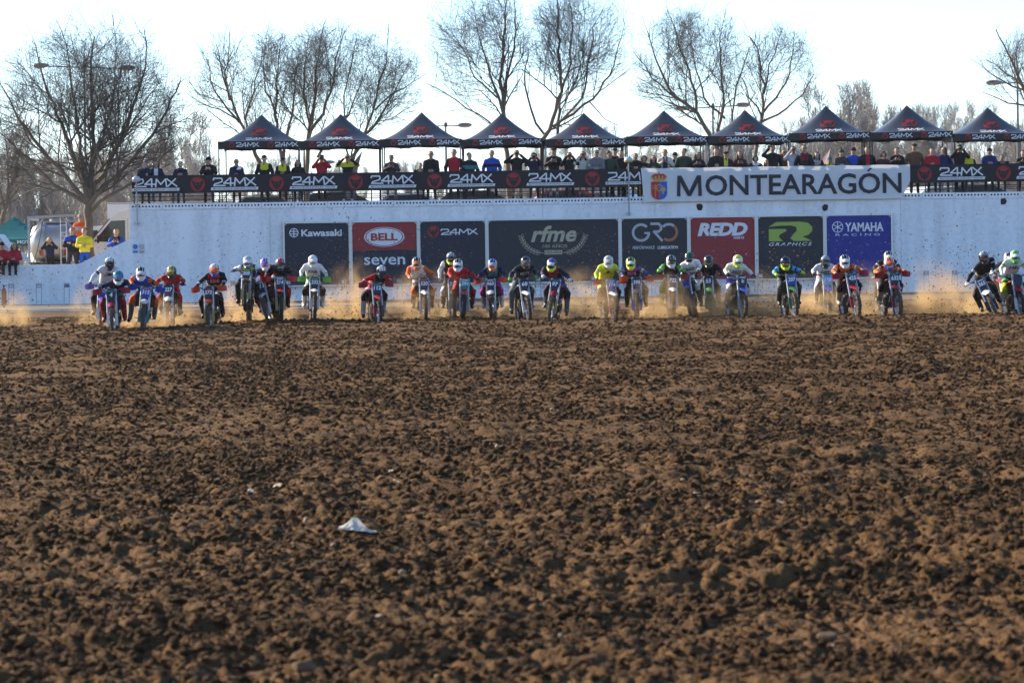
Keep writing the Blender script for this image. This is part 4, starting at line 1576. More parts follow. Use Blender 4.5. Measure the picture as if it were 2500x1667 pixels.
def fingers(mb, wrist, hand, m_idx, curl, side):
    """five separate fingers at the end of a hand; curl: direction the fingertips bend to"""
    w, h, cu = Vector(wrist), Vector(hand), Vector(curl).normalized()
    d = (h - w)
    d = d.normalized() if d.length > 1e-5 else Vector((0, -1, 0))
    acr = d.cross(cu)
    acr = acr.normalized() if acr.length > 1e-4 else Vector((1, 0, 0))
    mb.cur = m_idx
    for i, (o, L) in enumerate(((-.030, .060), (-.010, .072), (.010, .068), (.029, .052))):
        a = h + acr * o
        b = a + d * L * .55 + cu * L * .12
        c = b + cu * L * .55 + d * L * .15
        mb.tube([a, b, c], [.0095, .0085, .007], 4, True)
    a = h - d * .02 - acr * .04 * side
    b = a - acr * .03 * side + d * .025 + cu * .01
    c = b + d * .028 + cu * .015
    mb.tube([a, b, c], [.011, .0095, .008], 4, True)


# ------------------------------------------------------------------ spectators
SKIN = [mat((.42, .25, .17), .6, 0, .1), mat((.36, .21, .14), .6, 0, .1), mat((.47, .29, .20), .6, 0, .1)]
HAIRC = {'black': (.012, .010, .009), 'dark': (.025, .017, .012), 'brown': (.07, .037, .02), 'blond': (.38, .26, .12), 'grey': (.25, .25, .25)}
CL = {'black': (.012, .013, .016), 'navy': (.014, .020, .042), 'char': (.035, .037, .042), 'grey': (.14, .145, .16), 'lgrey': (.38, .39, .43), 'white': (.66, .66, .66), 'beige': (.44, .38, .30), 'cream': (.5, .47, .42),
      'red': (.36, .015, .03), 'dred': (.16, .012, .025), 'blue': (.015, .07, .36), 'dblue': (.012, .03, .11), 'yellow': (.60, .52, .03), 'brown': (.12, .06, .035), 'green': (.035, .055, .035), 'lime': (.20, .36, .04), 'orange': (.8, .13, .02),
      'jeans': (.05, .08, .15), 'tan': (.33, .25, .16), 'burg': (.06, .014, .022), 'lblue': (.25, .42, .60), 'teal': (.02, .18, .2), 'pink': (.4, .2, .22), 'rose': (.45, .02, .09)}


def cloth(c):
    return mat(CL[c] if isinstance(c, str) else c, .8, 0, .25, 14, .25, spec=.2)


def make_person(loc, h, label, jacket='black', accent=None, acc=None, trousers='navy', hair='dark', hat=None, hatc='black', pose='rest', face=0., glasses=False, skin=0, shoes='black', group='spectators along the walkway railing', rail=None, sit=False, female=False, extra=None, rz=0., vox=.035):
    s = h / 1.75
    g = 0 if rail is None else 1
    jm, tm, sm, hm = cloth(jacket), cloth(trousers), SKIN[skin % 3], mat(HAIRC[hair], .7, 0, .3, 30)
    am = cloth(accent) if accent else jm
    shm = mat(CL[shoes], .6)
    lean = .0
    if pose in ('lean', 'chin'):
        lean = .22
    elif pose in ('phone', 'face', 'clasp'):
        lean = .05
    def tp(x, y, z):                          # torso bends forward from the hips
        if z > .95:
            k = (z - .95)
            return (x, y - k * math.sin(lean) * 1.0, .95 + k * math.cos(lean))
        return (x, y, z)
    caps = []
    def C(a, b, r0, r1, tag):
        caps.append((a, b, r0, r1, tag))
    sw = .175 if female else .198
    st = R.uniform(.0, .05)
    if sit:
        for q in (-1, 1):
            C((q * .09, .02, .95), (q * .11, -.42, .93), .095, .07, 'leg')
            C((q * .11, -.42, .93), (q * .11, -.44 + .02 * q, .52), .065, .05, 'leg')
            C((q * .11, -.44, .47), (q * .11, -.60, .43), .045, .038, 'shoe')
    else:
        for q in (-1, 1):
            C((q * .085, 0, .92), (q * (.10 + st), -.02, .5), .092, .068, 'leg')
            C((q * (.10 + st), -.02, .5), (q * (.11 + st), .02, .1), .065, .052, 'leg')
            C((q * (.11 + st), .03, .055), (q * (.125 + st), -.13, .045), .048, .04, 'shoe')
    C((-.07, 0, .96), (.07, 0, .96), .118, .118, 'hip')
    C(tp(-.06, .0, 1.02), tp(-.088, 0, 1.29), .126, .122, 'torso')
    C(tp(.06, .0, 1.02), tp(.088, 0, 1.29), .126, .122, 'torso')
    for q in (-1, 1):
        C(tp(q * .05, .015, 1.425), tp(q * sw, .01, 1.365), .072, .066, 'shoulder')
    C(tp(0, .01, 1.42), tp(0, -.01, 1.53), .062, .052, 'neck')
    hd = Vector(tp(0, -.015, 1.635))
    fy = math.radians(face)
    fx = Vector((math.sin(fy), -math.cos(fy), 0))
    C(tuple(hd + Vector((0, .01, .025))), tuple(hd + Vector((0, .005, -.02))), .093, .088, 'head')
    C(tuple(hd + fx * .022 + Vector((0, 0, -.05))), tuple(hd + fx * .03 + Vector((0, 0, -.068))), .06, .05, 'head')
    C(tuple(hd + fx * .09 + Vector((0, 0, .0))), tuple(hd + fx * .103 + Vector((0, 0, -.025))), .014, .018, 'head')
    ex = MB(); ex.mats = [sm, mat((.02, .015, .012), .5), mat((.22, .07, .06), .6), mat((.02, .02, .022), .3), mat((.5, .36, .22), .5)]
    side = fx.cross(Vector((0, 0, 1)))
    for q in (-1, 1):
        ex.cur = 1
        if not glasses:
            ex.ell(hd + fx * .088 + side * .034 * q + Vector((0, 0, .012)), (.012, .012, .008), 6, 4)
        ex.cur = 0
        ex.ell(hd + side * .094 * q + Vector((0, 0, -.005)), (.018, .02, .032), 6, 4)
    ex.cur = 2
    ex.ell(hd + fx * .083 + Vector((0, 0, -.058)), (.022, .015, .006), 6, 4)
    rz_ = 1.03 / s
    arms = {}
    for q in (-1, 1):
        S0 = Vector(tp(q * (sw + .012), .01, 1.355))
        ps = pose
        if pose == 'up':
            ps = 'raise' if q < 0 else 'rest'
        if ps == 'rest':
            E, Hh, cu = Vector(tp(q * .30, .03, 1.12)), Vector(tp(q * .29, -.05, .87)), (0, -.3, -1)
        elif ps == 'lean':
            E, Hh, cu = Vector((q * .25, -.22, max(1.0, rz_ + .04))), Vector((q * .07, -.34, max(.98, rz_ + .02))), (-q, -.2, -.4)
        elif ps == 'chin':
            E, Hh, cu = (Vector((q * .2, -.3, rz_ + .04)), hd + Vector((.02, -.06, -.13)), (0, 0, 1)) if q > 0 else (Vector((q * .24, -.22, rz_ + .04)), Vector((.1, -.32, rz_ + .03)), (1, 0, 0))
        elif ps == 'clasp':
            E, Hh, cu = Vector(tp(q * .26, -.04, 1.13)), Vector(tp(q * .035, -.24, 1.12)), (-q, -.2, 0)
        elif ps == 'phone':
            E, Hh, cu = Vector(tp(q * .28, -.07, 1.16)), Vector(tp(q * .06, -.30, 1.30)), (-q, -.1, .4)
        elif ps == 'face':
            E, Hh, cu = Vector(tp(q * .31, -.12, 1.30)), hd + Vector((q * .075, -.17, -.02)), (-q, -.2, .3)
        elif ps == 'wide':
            E, Hh, cu = Vector(tp(q * .40, -.10, 1.33)), hd + Vector((q * .10, -.17, -.03)), (-q, -.2, .3)
        elif ps == 'cross':
            E, Hh, cu = Vector(tp(q * .27, -.04, 1.13)), Vector(tp(-q * .07, -.17, 1.19 + .03 * q)), (-q, -.2, -.2)
        else:
            E, Hh, cu = Vector(tp(q * .34, -.10, 1.40)), hd + Vector((q * .11, -.14, .04)), (-q, -.2, .4)
        W = E.lerp(Hh, .80)
        C(tuple(S0), tuple(E), .074, .064, 'uarm')
        C(tuple(E), tuple(W), .062, .050, 'farm')
        C(tuple(W), tuple(Hh), .032, .036, 'hand')
        fingers(ex, W, Hh, 0, cu, q)
        arms[q] = Hh
    if pose in ('phone', 'face', 'wide', 'raise', 'up'):
        c = arms[-1] if pose in ('up',) else (arms[-1] + arms[1]) / 2
        ex.cur = 3 if extra != 'tan' else 4
        if pose in ('face', 'wide') and not extra:
            ex.box(c + Vector((0, -.02, .01)), (.13, .06, .085)); ex.cyl(c + Vector((0, -.03, .01)), c + Vector((0, -.13, .01)), .035, n=8)
        else:
            ex.box(c + Vector((0, -.02, .03)), (.15, .012, .075))
    caps = [(tuple(Vector(a) * s), tuple(Vector(b) * s), r0 * s, r1 * s, t) for a, b, r0, r1, t in caps]
    ex.v = [tuple(Vector(v) * s) for v in ex.v]
    def color(tag, t, c):
        z = c[2] / s
        if tag == 'head':
            return sm
        if tag == 'neck':
            return sm if t > .55 else jm
        if tag == 'hand':
            return sm
        if tag == 'shoe':
            return shm
        if tag == 'leg':
            return tm
        if tag == 'hip':
            return jm if z > .90 else tm
        if acc == 'chest' and tag in ('torso', 'shoulder') and z > 1.2 + .25 * abs(c[0]) / s and abs(c[0]) < .15 * s and c[1] < .0:
            return am
        if acc == 'front' and tag in ('torso', 'shoulder', 'hip') and abs(c[0]) < .085 * s and c[1] < 0:
            return am
        if acc == 'band' and tag in ('torso', 'uarm') and 1.15 < z < 1.27:
            return am
        if acc == 'low' and tag in ('torso', 'hip') and z < 1.17:
            return am
        if acc == 'sleeves' and tag in ('uarm', 'farm', 'shoulder') and abs(c[0]) > .15 * s:
            return am
        if acc == 'shoulders' and z > 1.28 and tag in ('torso', 'shoulder', 'uarm'):
            return am
        return jm
    root = add('person', None, loc=loc, rot=(0, 0, rz), label=label, cat='person', group=group)
    body_object('body', root, caps, vox, color, ex, k=.045)
    hc = hd * s
    def P(mb, nm, m):
        mb.v = [tuple(Vector(v)) for v in mb.v]
        mb.build(nm, m, root, True)
    bk = -fx
    if hat in ('cap', 'visor'):
        mb = MB()
        mb.ell(hc + Vector((0, .004, .05)) * s, (.104 * s, .112 * s, .082 * s), 12, 8, lambda x, y, z: z > hc.z + .035 * s)
        b = hc + (fx * .10 + Vector((0, 0, .048))) * s
        sd = side * .075 * s
        mb.sheet([[b - sd - fx * .03 * s, b - fx * .0, b + sd - fx * .03 * s], [b - sd * .8 + (fx * .085 + Vector((0, 0, -.02))) * s, b + (fx * .10 + Vector((0, 0, -.008))) * s, b + sd * .8 + (fx * .085 + Vector((0, 0, -.02))) * s]], .006)
        P(mb, 'cap', cloth(hatc))
    elif hat in ('beanie', 'pompom'):
        mb = MB()
        mb.ell(hc + Vector((0, .012, .045)) * s, (.108 * s, .114 * s, .105 * s), 12, 8, lambda x, y, z: z > hc.z + .02 * s)
        mb.tube([hc + Vector((.106 * math.cos(a), .01 + .112 * math.sin(a), .035)) * s for a in [k * math.pi / 6 for k in range(13)]], .014 * s, 5)
        if hat == 'pompom':
            mb.ell(hc + Vector((0, .01, .17)) * s, (.04 * s, .04 * s, .038 * s), 7, 5)
        P(mb, 'beanie', cloth(hatc))
    elif hat == 'hood':
        mb = MB()
        mb.ell(hc + (bk * .03 + Vector((0, 0, .0))) * s, (.135 * s, .125 * s, .15 * s), 14, 10, lambda x, y, z: (Vector((x, y, z)) - hc).dot(fx) < .062 * s)
        P(mb, 'hood', cloth(hatc))
    if hair and hat != 'hood':
        mb = MB()
        if hat is None:
            mb.ell(hc + (bk * .034 + Vector((0, 0, .044))) * s, (.099 * s, .096 * s, .086 * s), 12, 8)
        else:
            mb.ell(hc + (bk * .036 + Vector((0, 0, -.005))) * s, (.097 * s, .085 * s, .07 * s), 10, 6)
        if female:
            for q in (-1, 1):
                mb.tube([hc + (bk * .02 + side * .075 * q + Vector((0, 0, .02))) * s, hc + (bk * .01 + side * .10 * q + Vector((0, 0, -.10))) * s, hc + (fx * .035 + side * .10 * q + Vector((0, 0, -.24))) * s], [.05 * s, .055 * s, .035 * s], 7)
            mb.tube([hc + bk * .06 * s, hc + (bk * .075 + Vector((0, 0, -.2))) * s], [.07 * s, .06 * s], 8)
        P(mb, 'hair', hm)
    if glasses:
        mb = MB()
        for q in (-1, 1):
            mb.ell(hc + (fx * .094 + side * .035 * q + Vector((0, 0, .012))) * s, (.031 * s, .014 * s, .019 * s), 8, 5)
        mb.tube([hc + (side * .095 * q + fx * f + Vector((0, 0, .016))) * s for q, f in ((-1, -.02), (-1, .05))], .005 * s, 4)
        mb.tube([hc + (side * .095 + fx * f + Vector((0, 0, .016))) * s for f in (-.02, .05)], .005 * s, 4)
        P(mb, 'sunglasses', mat((.015, .015, .02), .12, spec=.7))
    return root


def build_spectators():
    # px, head-top py, label, keyword settings
    T = [
        (354, 397, 'man in navy jacket resting chin on hand at the left end', dict(jacket='navy', pose='chin', hair='black', trousers='char')),
        (381, 393, 'long-haired woman in open dark jacket over white top', dict(jacket='navy', accent='white', acc='front', female=True, hair='brown', pose='rest', trousers='jeans', shoes='white')),
        (441, 397, 'man in navy jacket leaning with clasped hands, left of the phone holder', dict(jacket='navy', pose='lean', hair='black', trousers='jeans')),
        (509, 381, 'person in black beanie and coat filming with a tan phone', dict(jacket='black', hat='beanie', pose='phone', extra='tan', trousers='black')),
        (577, 389, 'man in navy jacket holding white paper under the first tent', dict(jacket='navy', pose='clasp', hair='grey', glasses=True, trousers='black')),
        (645, 378, 'man in yellow-chested black jacket, left one of the pair', dict(jacket='black', accent='yellow', acc='chest', hat='cap', pose='rest', trousers='char')),
        (690, 384, 'person in yellow-chested black jacket with cap, right one of the pair', dict(jacket='black', accent='yellow', acc='chest', hat='cap', hatc='navy', pose='clasp', glasses=True, trousers='black')),
        (727, 391, 'woman in black jacket with blue waist beside a tent leg', dict(jacket='black', accent='blue', acc='low', female=True, hair='black', pose='rest', trousers='black')),
        (785, 377, 'man in bright red jacket photographing with raised hands', dict(jacket='red', pose='face', hat='cap', trousers='black', shoes='dred')),
        (848, 377, 'man in yellow and black jacket with elbows out, white shoes', dict(jacket='black', accent='yellow', acc='shoulders', pose='wide', trousers='jeans', shoes='white', extra='p')),
        (955, 377, 'man in grey cap and dark jacket typing on a phone', dict(jacket='char', hat='cap', hatc='grey', pose='phone', trousers='tan')),
        (1026, 400, 'small boy in black resting his arms on the railing', dict(jacket='black', pose='lean', hair='black', trousers='black')),
        (1052, 372, 'man in black parka and sunglasses beside the small boy', dict(jacket='black', glasses=True, pose='lean', hair='dark', trousers='navy')),
        (1108, 365, 'tall man in red jacket with black sleeves', dict(jacket='red', accent='black', acc='sleeves', pose='rest', hair='black', trousers='black')),
        (1146, 373, 'man in black jacket with blue and orange bands', dict(jacket='black', accent='teal', acc='band', pose='rest', hair='black', trousers='char', face=40)),
        (1200, 367, 'stout man in blue jacket with black chest band', dict(jacket='blue', accent='black', acc='band', pose='rest', hair='grey', trousers='black')),
        (1261, 367, 'man in black jacket and beige trousers with hands at his face', dict(jacket='black', pose='wide', hair='black', trousers='tan', extra='p')),
        (1303, 372, 'hooded photographer in dark coat with a camera at the face', dict(jacket='navy', hat='hood', hatc='black', pose='face', trousers='black')),
        (1351, 360, 'tall person in black cap with a pale lanyard', dict(jacket='black', hat='cap', pose='phone', trousers='lgrey')),
        (1390, 372, 'photographer in black jacket right of the lanyard wearer', dict(jacket='black', pose='face', hair='black', trousers='navy')),
        (1423, 370, 'dark-haired woman in cream jacket with hands at her face', dict(jacket='cream', female=True, hair='black', pose='face', trousers='pink', extra='p')),
        (1456, 367, 'man in grey jacket, grey cap and sunglasses', dict(jacket='grey', hat='cap', hatc='grey', glasses=True, pose='lean', trousers='jeans')),
        (1488, 369, 'youth in dark green looking aside in the tight trio', dict(jacket='green', pose='rest', hair='brown', face=60, trousers='black')),
        (1501, 361, 'person in black top with green print and sunglasses on cap', dict(jacket='black', accent='lime', acc='band', hat='cap', pose='rest', trousers='black')),
        (1516, 368, 'youth in black hoodie right in the tight trio', dict(jacket='black', pose='rest', hair='black', trousers='black')),
        (1551, 377, 'man in black jacket leaning beside the amber wall lamp', dict(jacket='black', pose='lean', hair='dark', trousers='black')),
        (1572, 381, 'hooded girl in black above the coat of arms', dict(jacket='black', hat='hood', hatc='green', pose='lean', trousers='black')),
        (1595, 382, 'long-haired woman in sunglasses leaning, dark olive coat', dict(jacket='green', female=True, hair='black', glasses=True, pose='lean', trousers='black')),
        (1623, 365, 'man in cream and navy jacket holding up a phone', dict(jacket='cream', accent='navy', acc='front', pose='phone', hair='black', trousers='jeans')),
        (1648, 370, 'woman in sunglasses and dark hood behind the cream jacket', dict(jacket='black', accent='yellow', acc='low', hat='beanie', glasses=True, pose='rest', trousers='black')),
        (1669, 363, 'bearded man in dark green jacket looking left', dict(jacket='green', hair='black', pose='rest', face=-35, trousers='navy')),
        (1704, 372, 'long-haired woman in black lifting a phone', dict(jacket='black', female=True, hair='brown', pose='phone', trousers='black')),
        (1748, 363, 'bald-headed man in black jacket with folded hands', dict(jacket='black', hair='dark', pose='clasp', trousers='black')),
        (1772, 369, 'person with cap and yellow jacket front, blue sleeves', dict(jacket='navy', accent='yellow', acc='front', hat='cap', hatc='navy', pose='clasp', trousers='navy')),
        (1806, 370, 'long-haired woman in burgundy coat looking at her phone', dict(jacket='burg', female=True, hair='brown', pose='phone', trousers='black')),
        (1844, 381, 'girl in a wide black hood with white collar', dict(jacket='black', accent='white', acc='chest', hat='hood', hatc='black', pose='lean', trousers='black')),
        (1871, 391, 'small child with brown hair under the raised arm', dict(jacket='burg', female=True, hair='brown', pose='rest', trousers='black')),
        (1886, 355, 'man in black with one arm raised to film', dict(jacket='black', pose='up', hair='black', trousers='black')),
        (1914, 366, 'woman in brown vest and sunglasses', dict(jacket='brown', female=True, glasses=True, hair='dark', pose='face', extra='p', trousers='black')),
        (1936, 358, 'man in light grey sweater and sunglasses', dict(jacket='lgrey', glasses=True, hair='black', pose='face', extra='p', trousers='jeans')),
        (1963, 355, 'tall man in black jacket with a red scarf', dict(jacket='black', accent='dred', acc='chest', glasses=True, hair='dark', pose='rest', trousers='black')),
        (1994, 372, 'smiling woman in black fur-hooded coat behind a toddler', dict(jacket='black', accent='beige', acc='chest', female=True, hair='dark', pose='rest', trousers='black')),
        (1987, 390, 'toddler in red jacket and light blue beanie', dict(jacket='red', hat='beanie', hatc='lblue', pose='rest', trousers='red')),
        (2025, 376, 'child in pompom beanie and dark jacket with yellow', dict(jacket='navy', accent='yellow', acc='chest', hat='pompom', hatc='teal', glasses=True, pose='rest', trousers='black')),
        (2053, 359, 'man in striped green pompom beanie and padded jacket', dict(jacket='char', hat='pompom', hatc='green', pose='lean', trousers='black')),
        (2083, 358, 'man in bright blue puffer jacket and black beanie', dict(jacket='blue', hat='beanie', glasses=True, pose='rest', hair='brown', trousers='black')),
        (2117, 359, 'man in red jersey under an open black jacket', dict(jacket='black', accent='red', acc='front', hair='dark', pose='rest', trousers='black')),
        (2156, 369, 'hooded child in burgundy drinking from a cup', dict(jacket='burg', hat='hood', hatc='burg', pose='clasp', trousers='black')),
        (2189, 361, 'man in black jacket with hands raised to his chin', dict(jacket='black', hair='black', pose='phone', trousers='black')),
        (2232, 350, 'tall man in brown jacket and dark cap', dict(jacket='brown', hat='cap', pose='rest', trousers='black')),
        (2275, 362, 'boy in bright red hoodie scratching his shoulder', dict(jacket='red', hair='dark', pose='clasp', trousers='black', shoes='brown')),
        (2304, 360, 'long-haired woman in dark blue coat looking left', dict(jacket='dblue', female=True, hair='brown', glasses=True, face=-50, pose='rest', trousers='grey')),
        (2342, 352, 'photographer in green cap and black jacket', dict(jacket='black', hat='cap', hatc='green', pose='face', trousers='black')),
        (2365, 371, 'boy in bright yellow jacket', dict(jacket='yellow', accent='black', acc='sleeves', hair='black', pose='rest', trousers='navy')),
        (2414, 361, 'man in navy team jacket and beanie leaning forward', dict(jacket='dblue', hat='beanie', hatc='navy', glasses=True, pose='lean', trousers='black')),
        (2445, 381, 'crouching person in mirrored sunglasses, black top', dict(jacket='black', hair='dark', glasses=True, pose='lean', trousers='black')),
        (2497, 368, 'person in black jacket cut by the right edge', dict(jacket='black', hair='black', pose='phone', trousers='black')),
    ]
    for i, (px, py, lb, kw) in enumerate(T):
        D = 118.15 if i % 3 else 118.3
        if i in (23, 29, 41, 38):
            D = 118.75
        if kw['pose'] in ('lean', 'chin', 'clasp'):
            D = 118.05
        p = at(px, py, D)
        top = p.z - ZT
        k = {'lean': 1.025, 'chin': 1.025}.get(kw['pose'], 1.0)
        k *= {'cap': .985, 'beanie': .97, 'pompom': .92, 'hood': .975}.get(kw.get('hat'), 1.0)
        make_person((p.x, D, ZT), max(.95, min(1.95, top * k)), lb, rail=1, skin=i, **kw)
    # papers and lanyards held by some of them
    q = at(583, 415, 117.75)
    mb = MB(); mb.sheet([[(-.08, 0, 0), (.08, 0, .02)], [(-.04, .02, .10), (.1, .02, .16)]], .002)
    mb.build('paper_sheet', mat((.75, .75, .78), .6), loc=q, label='folded white paper held by the man under the first tent', cat='paper')


build_spectators()


def build_left_people():
    g = 'onlookers behind the low left wall'
    zg = .92
    for px, py, D, lb, kw in (
        (121, 580, 119.6, 'blonde woman in long dark coat drinking, behind the low wall', dict(jacket='navy', female=True, hair='blond', glasses=True, pose='face', extra='tan', trousers='black')),
        (176, 556, 119.4, 'tall man with crossed arms in blue-shouldered black jacket', dict(jacket='black', accent='blue', acc='shoulders', hair='black', pose='cross', trousers='char')),
        (206, 557, 119.0, 'racer in yellow jersey and blue trousers, without helmet', dict(jacket='yellow', hair='black', pose='clasp', trousers='blue')),
        (284, 559, 118.8, 'man in blue jacket with black shoulders looking at a phone by the van', dict(jacket='blue', accent='black', acc='chest', hair='blond', pose='phone', trousers='jeans')),
    ):
        p = at(px, py, D)
        make_person((p.x, D, zg), (p.z - zg), lb, group=g, vox=.029, **kw)
    p = at(197, 524, 121.6)
    make_person((p.x, 121.6, p.z - 1.72), 1.72, 'man in orange high-visibility jacket standing on the tanker step', jacket='orange', accent='lgrey', acc='band', hair='blond', trousers='navy', pose='rest', face=40, group=g, vox=.029)
    MB().box((0, 0, -.05), (.9, .6, .1)).build('step_box', STEEL, loc=(p.x, 121.6, p.z - 1.72), label='grey step platform under the high-visibility man', cat='platform')
    for px, py, lb, kw in ((4, 590, 'person in red jacket sitting at the left edge of the picture', dict(hat='beanie', hair='dark')), (34, 594, 'long-haired woman in red jacket sitting on the low wall', dict(female=True, hair='brown', glasses=True, face=30))):
        D = YW + .12
        p = at(px, py, D)
        o = make_person((p.x, D, ZLOW - .86 * .98), 1.66, lb, jacket='red', trousers='black', shoes='white', pose='clasp', sit=True, group='people sitting on the low wall', vox=.029, **kw)


build_left_people()


# ------------------------------------------------------------------ motocross bikes
def bike_meshes():
    B = {}
    def tyre(Rm, rt, w, rows):
        mb = MB()
        n, m = 36, 8
        vs, fs = [], []
        for i in range(n):
            a = 2 * math.pi * i / n
            for j in range(m):
                b = 2 * math.pi * j / m
                r = Rm + rt * math.cos(b)
                vs.append((w * math.sin(b), r * math.sin(a), r * math.cos(a)))
        for i in range(n):
            for j in range(m):
                fs.append((i * m + j, i * m + (j + 1) % m, ((i + 1) % n) * m + (j + 1) % m, ((i + 1) % n) * m + j))
        mb.add(vs, fs)
        for i in range(rows):
            a = 2 * math.pi * i / rows
            for x in ((-.6, 0, .6) if i % 2 else (-.95, -.3, .3, .95)):
                rr = Rm + rt * (1.02 - .35 * abs(x) ** 2)
                mb.box((x * w, rr * math.sin(a), rr * math.cos(a)), (w * .34, .024, .028), (-a, 0, 0))
        return mb.mesh('tyre', RUBBER, False)
    B['ftyre'] = tyre(.298, .044, .046, 34)
    B['rtyre'] = tyre(.275, .058, .056, 30)
    def rim(r, w):
        mb = MB()
        mb.lathe([(r, -w), (r + .012, -w), (r + .012, w), (r, w), (r - .012, 0), (r, -w)], 28, axis='x')
        mb.cyl((-.06, 0, 0), (.06, 0, 0), .035, n=10)
        for i in range(16):
            a = 2 * math.pi * i / 16
            q = 1 if i % 2 else -1
            mb.cyl((q * .05, .03 * math.sin(a), .03 * math.cos(a)), (q * .008, r * math.sin(a + .12), r * math.cos(a + .12)), .0035, n=3)
        mb.lathe([(.02, .055), (.12, .055), (.12, .060), (.02, .060)], 16, axis='x')
        return mb
    B['frim'] = rim(.25, .02).mesh('rim', 0 or mat((.45, .46, .48), .3, .8))
    B['rrim'] = rim(.215, .026).mesh('rim', mat((.45, .46, .48), .3, .8))
    # fork
    def fork(s):
        a = MB().tube([(s * .098, -.40, 1.12), (s * .098, -.47, .96), (s * .098, -.60, .60)], [.029, .029, .027], 8)
        b = MB().tube([(s * .098, -.59, .64), (s * .098, -.72, .30)], [.024, .026], 8)
        c = MB()
        c.prism([(s * .098 - .031, .29), (s * .098 + .031, .29), (s * .098 + .030, .57), (s * .098 - .030, .57)], -.03, .03)
        c.v = [(x, y - .695 + (z - .345) * .385 - .02, z) for x, y, z in c.v]
        return a.mesh('fork_tube', 0 or mat((.42, .43, .44), .3, .8)), b.mesh('fork_lower', mat((.42, .43, .44), .3, .8)), c.mesh('fork_guard', WHITE)
    B['forkL'], B['forkR'] = fork(-1), fork(1)
    mb = MB(); mb.box((0, -.42, 1.05), (.25, .09, .035), (.35, 0, 0)); mb.box((0, -.47, .90), (.25, .09, .04), (.35, 0, 0)); mb.cyl((0, -.41, 1.06), (0, -.455, .88), .03)
    B['clamp'] = mb.mesh('triple_clamp', mat((.15, .15, .16), .4, .7))
    # front mudguard: long pointed beak
    rows = []
    for i in range(9):
        u = i / 8
        y = -1.02 + .62 * u
        z = .745 + .12 * math.sin(u * 1.5) - .02 * u
        hw = .035 + .062 * min(1, u * 2.4) + .012 * u
        rows.append([(hw * t, y, z - .045 * abs(t) ** 1.6 * min(1, .3 + u)) for t in (-1, -.7, -.3, 0, .3, .7, 1)])
    B['fender'] = MB().sheet(rows, .006).mesh('front_mudguard', WHITE)
    # number plate
    P = [(-.065, -.13), (.065, -.13), (.105, -.02), (.112, .10), (.085, .135), (-.085, .135), (-.112, .10), (-.105, -.02)]
    mb = MB().prism(P, -.008, .008)
    B['plate'] = mb.mesh('number_plate', WHITE)
    mb = MB()
    mb.tube([(-.40, -.33, 1.115), (-.23, -.375, 1.13), (-.13, -.405, 1.085), (-.06, -.42, 1.065), (.06, -.42, 1.065), (.13, -.405, 1.085), (.23, -.375, 1.13), (.40, -.33, 1.115)], .0135, 8)
    mb.tube([(-.2, -.385, 1.125), (.2, -.385, 1.125)], .009, 6)
    B['bar'] = mb.mesh('handlebar', mat((.10, .10, .11), .4, .6))
    mb = MB(); mb.box((0, -.39, 1.125), (.2, .05, .045)); B['pad'] = mb.mesh('bar_pad', RUBBER)
    mb = MB()
    mb.tube([(x, y - .0, z) for x, y, z in ((-.20, -.40, 1.09), (-.12, -.50, 1.17), (0, -.53, 1.205), (.12, -.50, 1.17), (.20, -.40, 1.09))], .005, 4)
    B['cable'] = mb.mesh('cable_loop', BLACKMETAL)
    for k, s in (('gripL', -1), ('gripR', 1)):
        mb = MB(); mb.cyl((s * .27, -.365, 1.125), (s * .405, -.328, 1.114), .019, n=8); mb.tube([(s * .25, -.40, 1.12), (s * .36, -.425, 1.10)], .007, 5)
        B[k] = mb.mesh('grip', RUBBER)
    for k, s in (('guardL', -1), ('guardR', 1)):
        rows = []
        for i in range(4):
            v = i / 3
            rows.append([(s * (.215 + .225 * u), -.455 - .03 * math.sin(u * 2.6) + .085 * u * u + .02 * v, 1.155 - .115 * v - .02 * u + .03 * (1 - abs(2 * u - 1)) * (.5 - v)) for u in (0, .25, .5, .75, 1)])
        mb = MB().sheet(rows, .006)
        mb.v = [(x, y + (.012 if i >= 20 else 0), z) for i, (x, y, z) in enumerate(mb.v)]
        B[k] = mb.mesh('hand_guard', WHITE)
    for k, s in (('shroudL', -1), ('shroudR', 1)):
        a = [(s * .10, -.36, .985), (s * .215, -.34, .93), (s * .265, -.22, .80), (s * .23, -.08, .62), (s * .15, .0, .70), (s * .13, .15, .90), (s * .11, -.1, .97)]
        c = Vector((s * .21, -.16, .82))
        mb = MB()
        vs = [Vector(p) for p in a] + [c] + [Vector(p) + Vector((-s * .012, .01, 0)) for p in a] + [c + Vector((-s * .012, .01, 0))]
        n = len(a); fs = []
        for i in range(n):
            j = (i + 1) % n
            fs += [(i, j, n), (n + 1 + j, n + 1 + i, 2 * n + 1), (j, i, n + 1 + i, n + 1 + j)]
        mb.add(vs, fs)
        B[k] = mb.mesh('radiator_shroud', WHITE)
        mb = MB(); mb.box((s * .145, -.27, .80), (.10, .04, .30), (.15, 0, 0))
        for z in range(6):
            mb.box((s * .145, -.295 + z * .007, .68 + z * .05), (.1, .008, .012))
        B['rad' + k[-1]] = mb.mesh('radiator', BLACKMETAL)
    mb = MB()
    for y, w, zt, zb in ((-.28, .10, .97, .80),):
        pass
    prof = [(-.33, .07, .96, .86), (-.18, .12, .985, .80), (.05, .11, .955, .80), (.30, .10, .94, .82), (.60, .11, .955, .85), (.80, .09, .97, .90)]
    rings = []
    for y, w, zt, zb in prof:
        rings.append([(-w, y, zb), (-w, y, zt - .03), (-w * .6, y, zt), (w * .6, y, zt), (w, y, zt - .03), (w, y, zb)])
    vs = [p for r in rings for p in r]; fs = []
    for i in range(len(rings) - 1):
        for k in range(6):
            a, b = i * 6 + k, i * 6 + (k + 1) % 6
            fs.append((a, b, b + 6, a + 6))
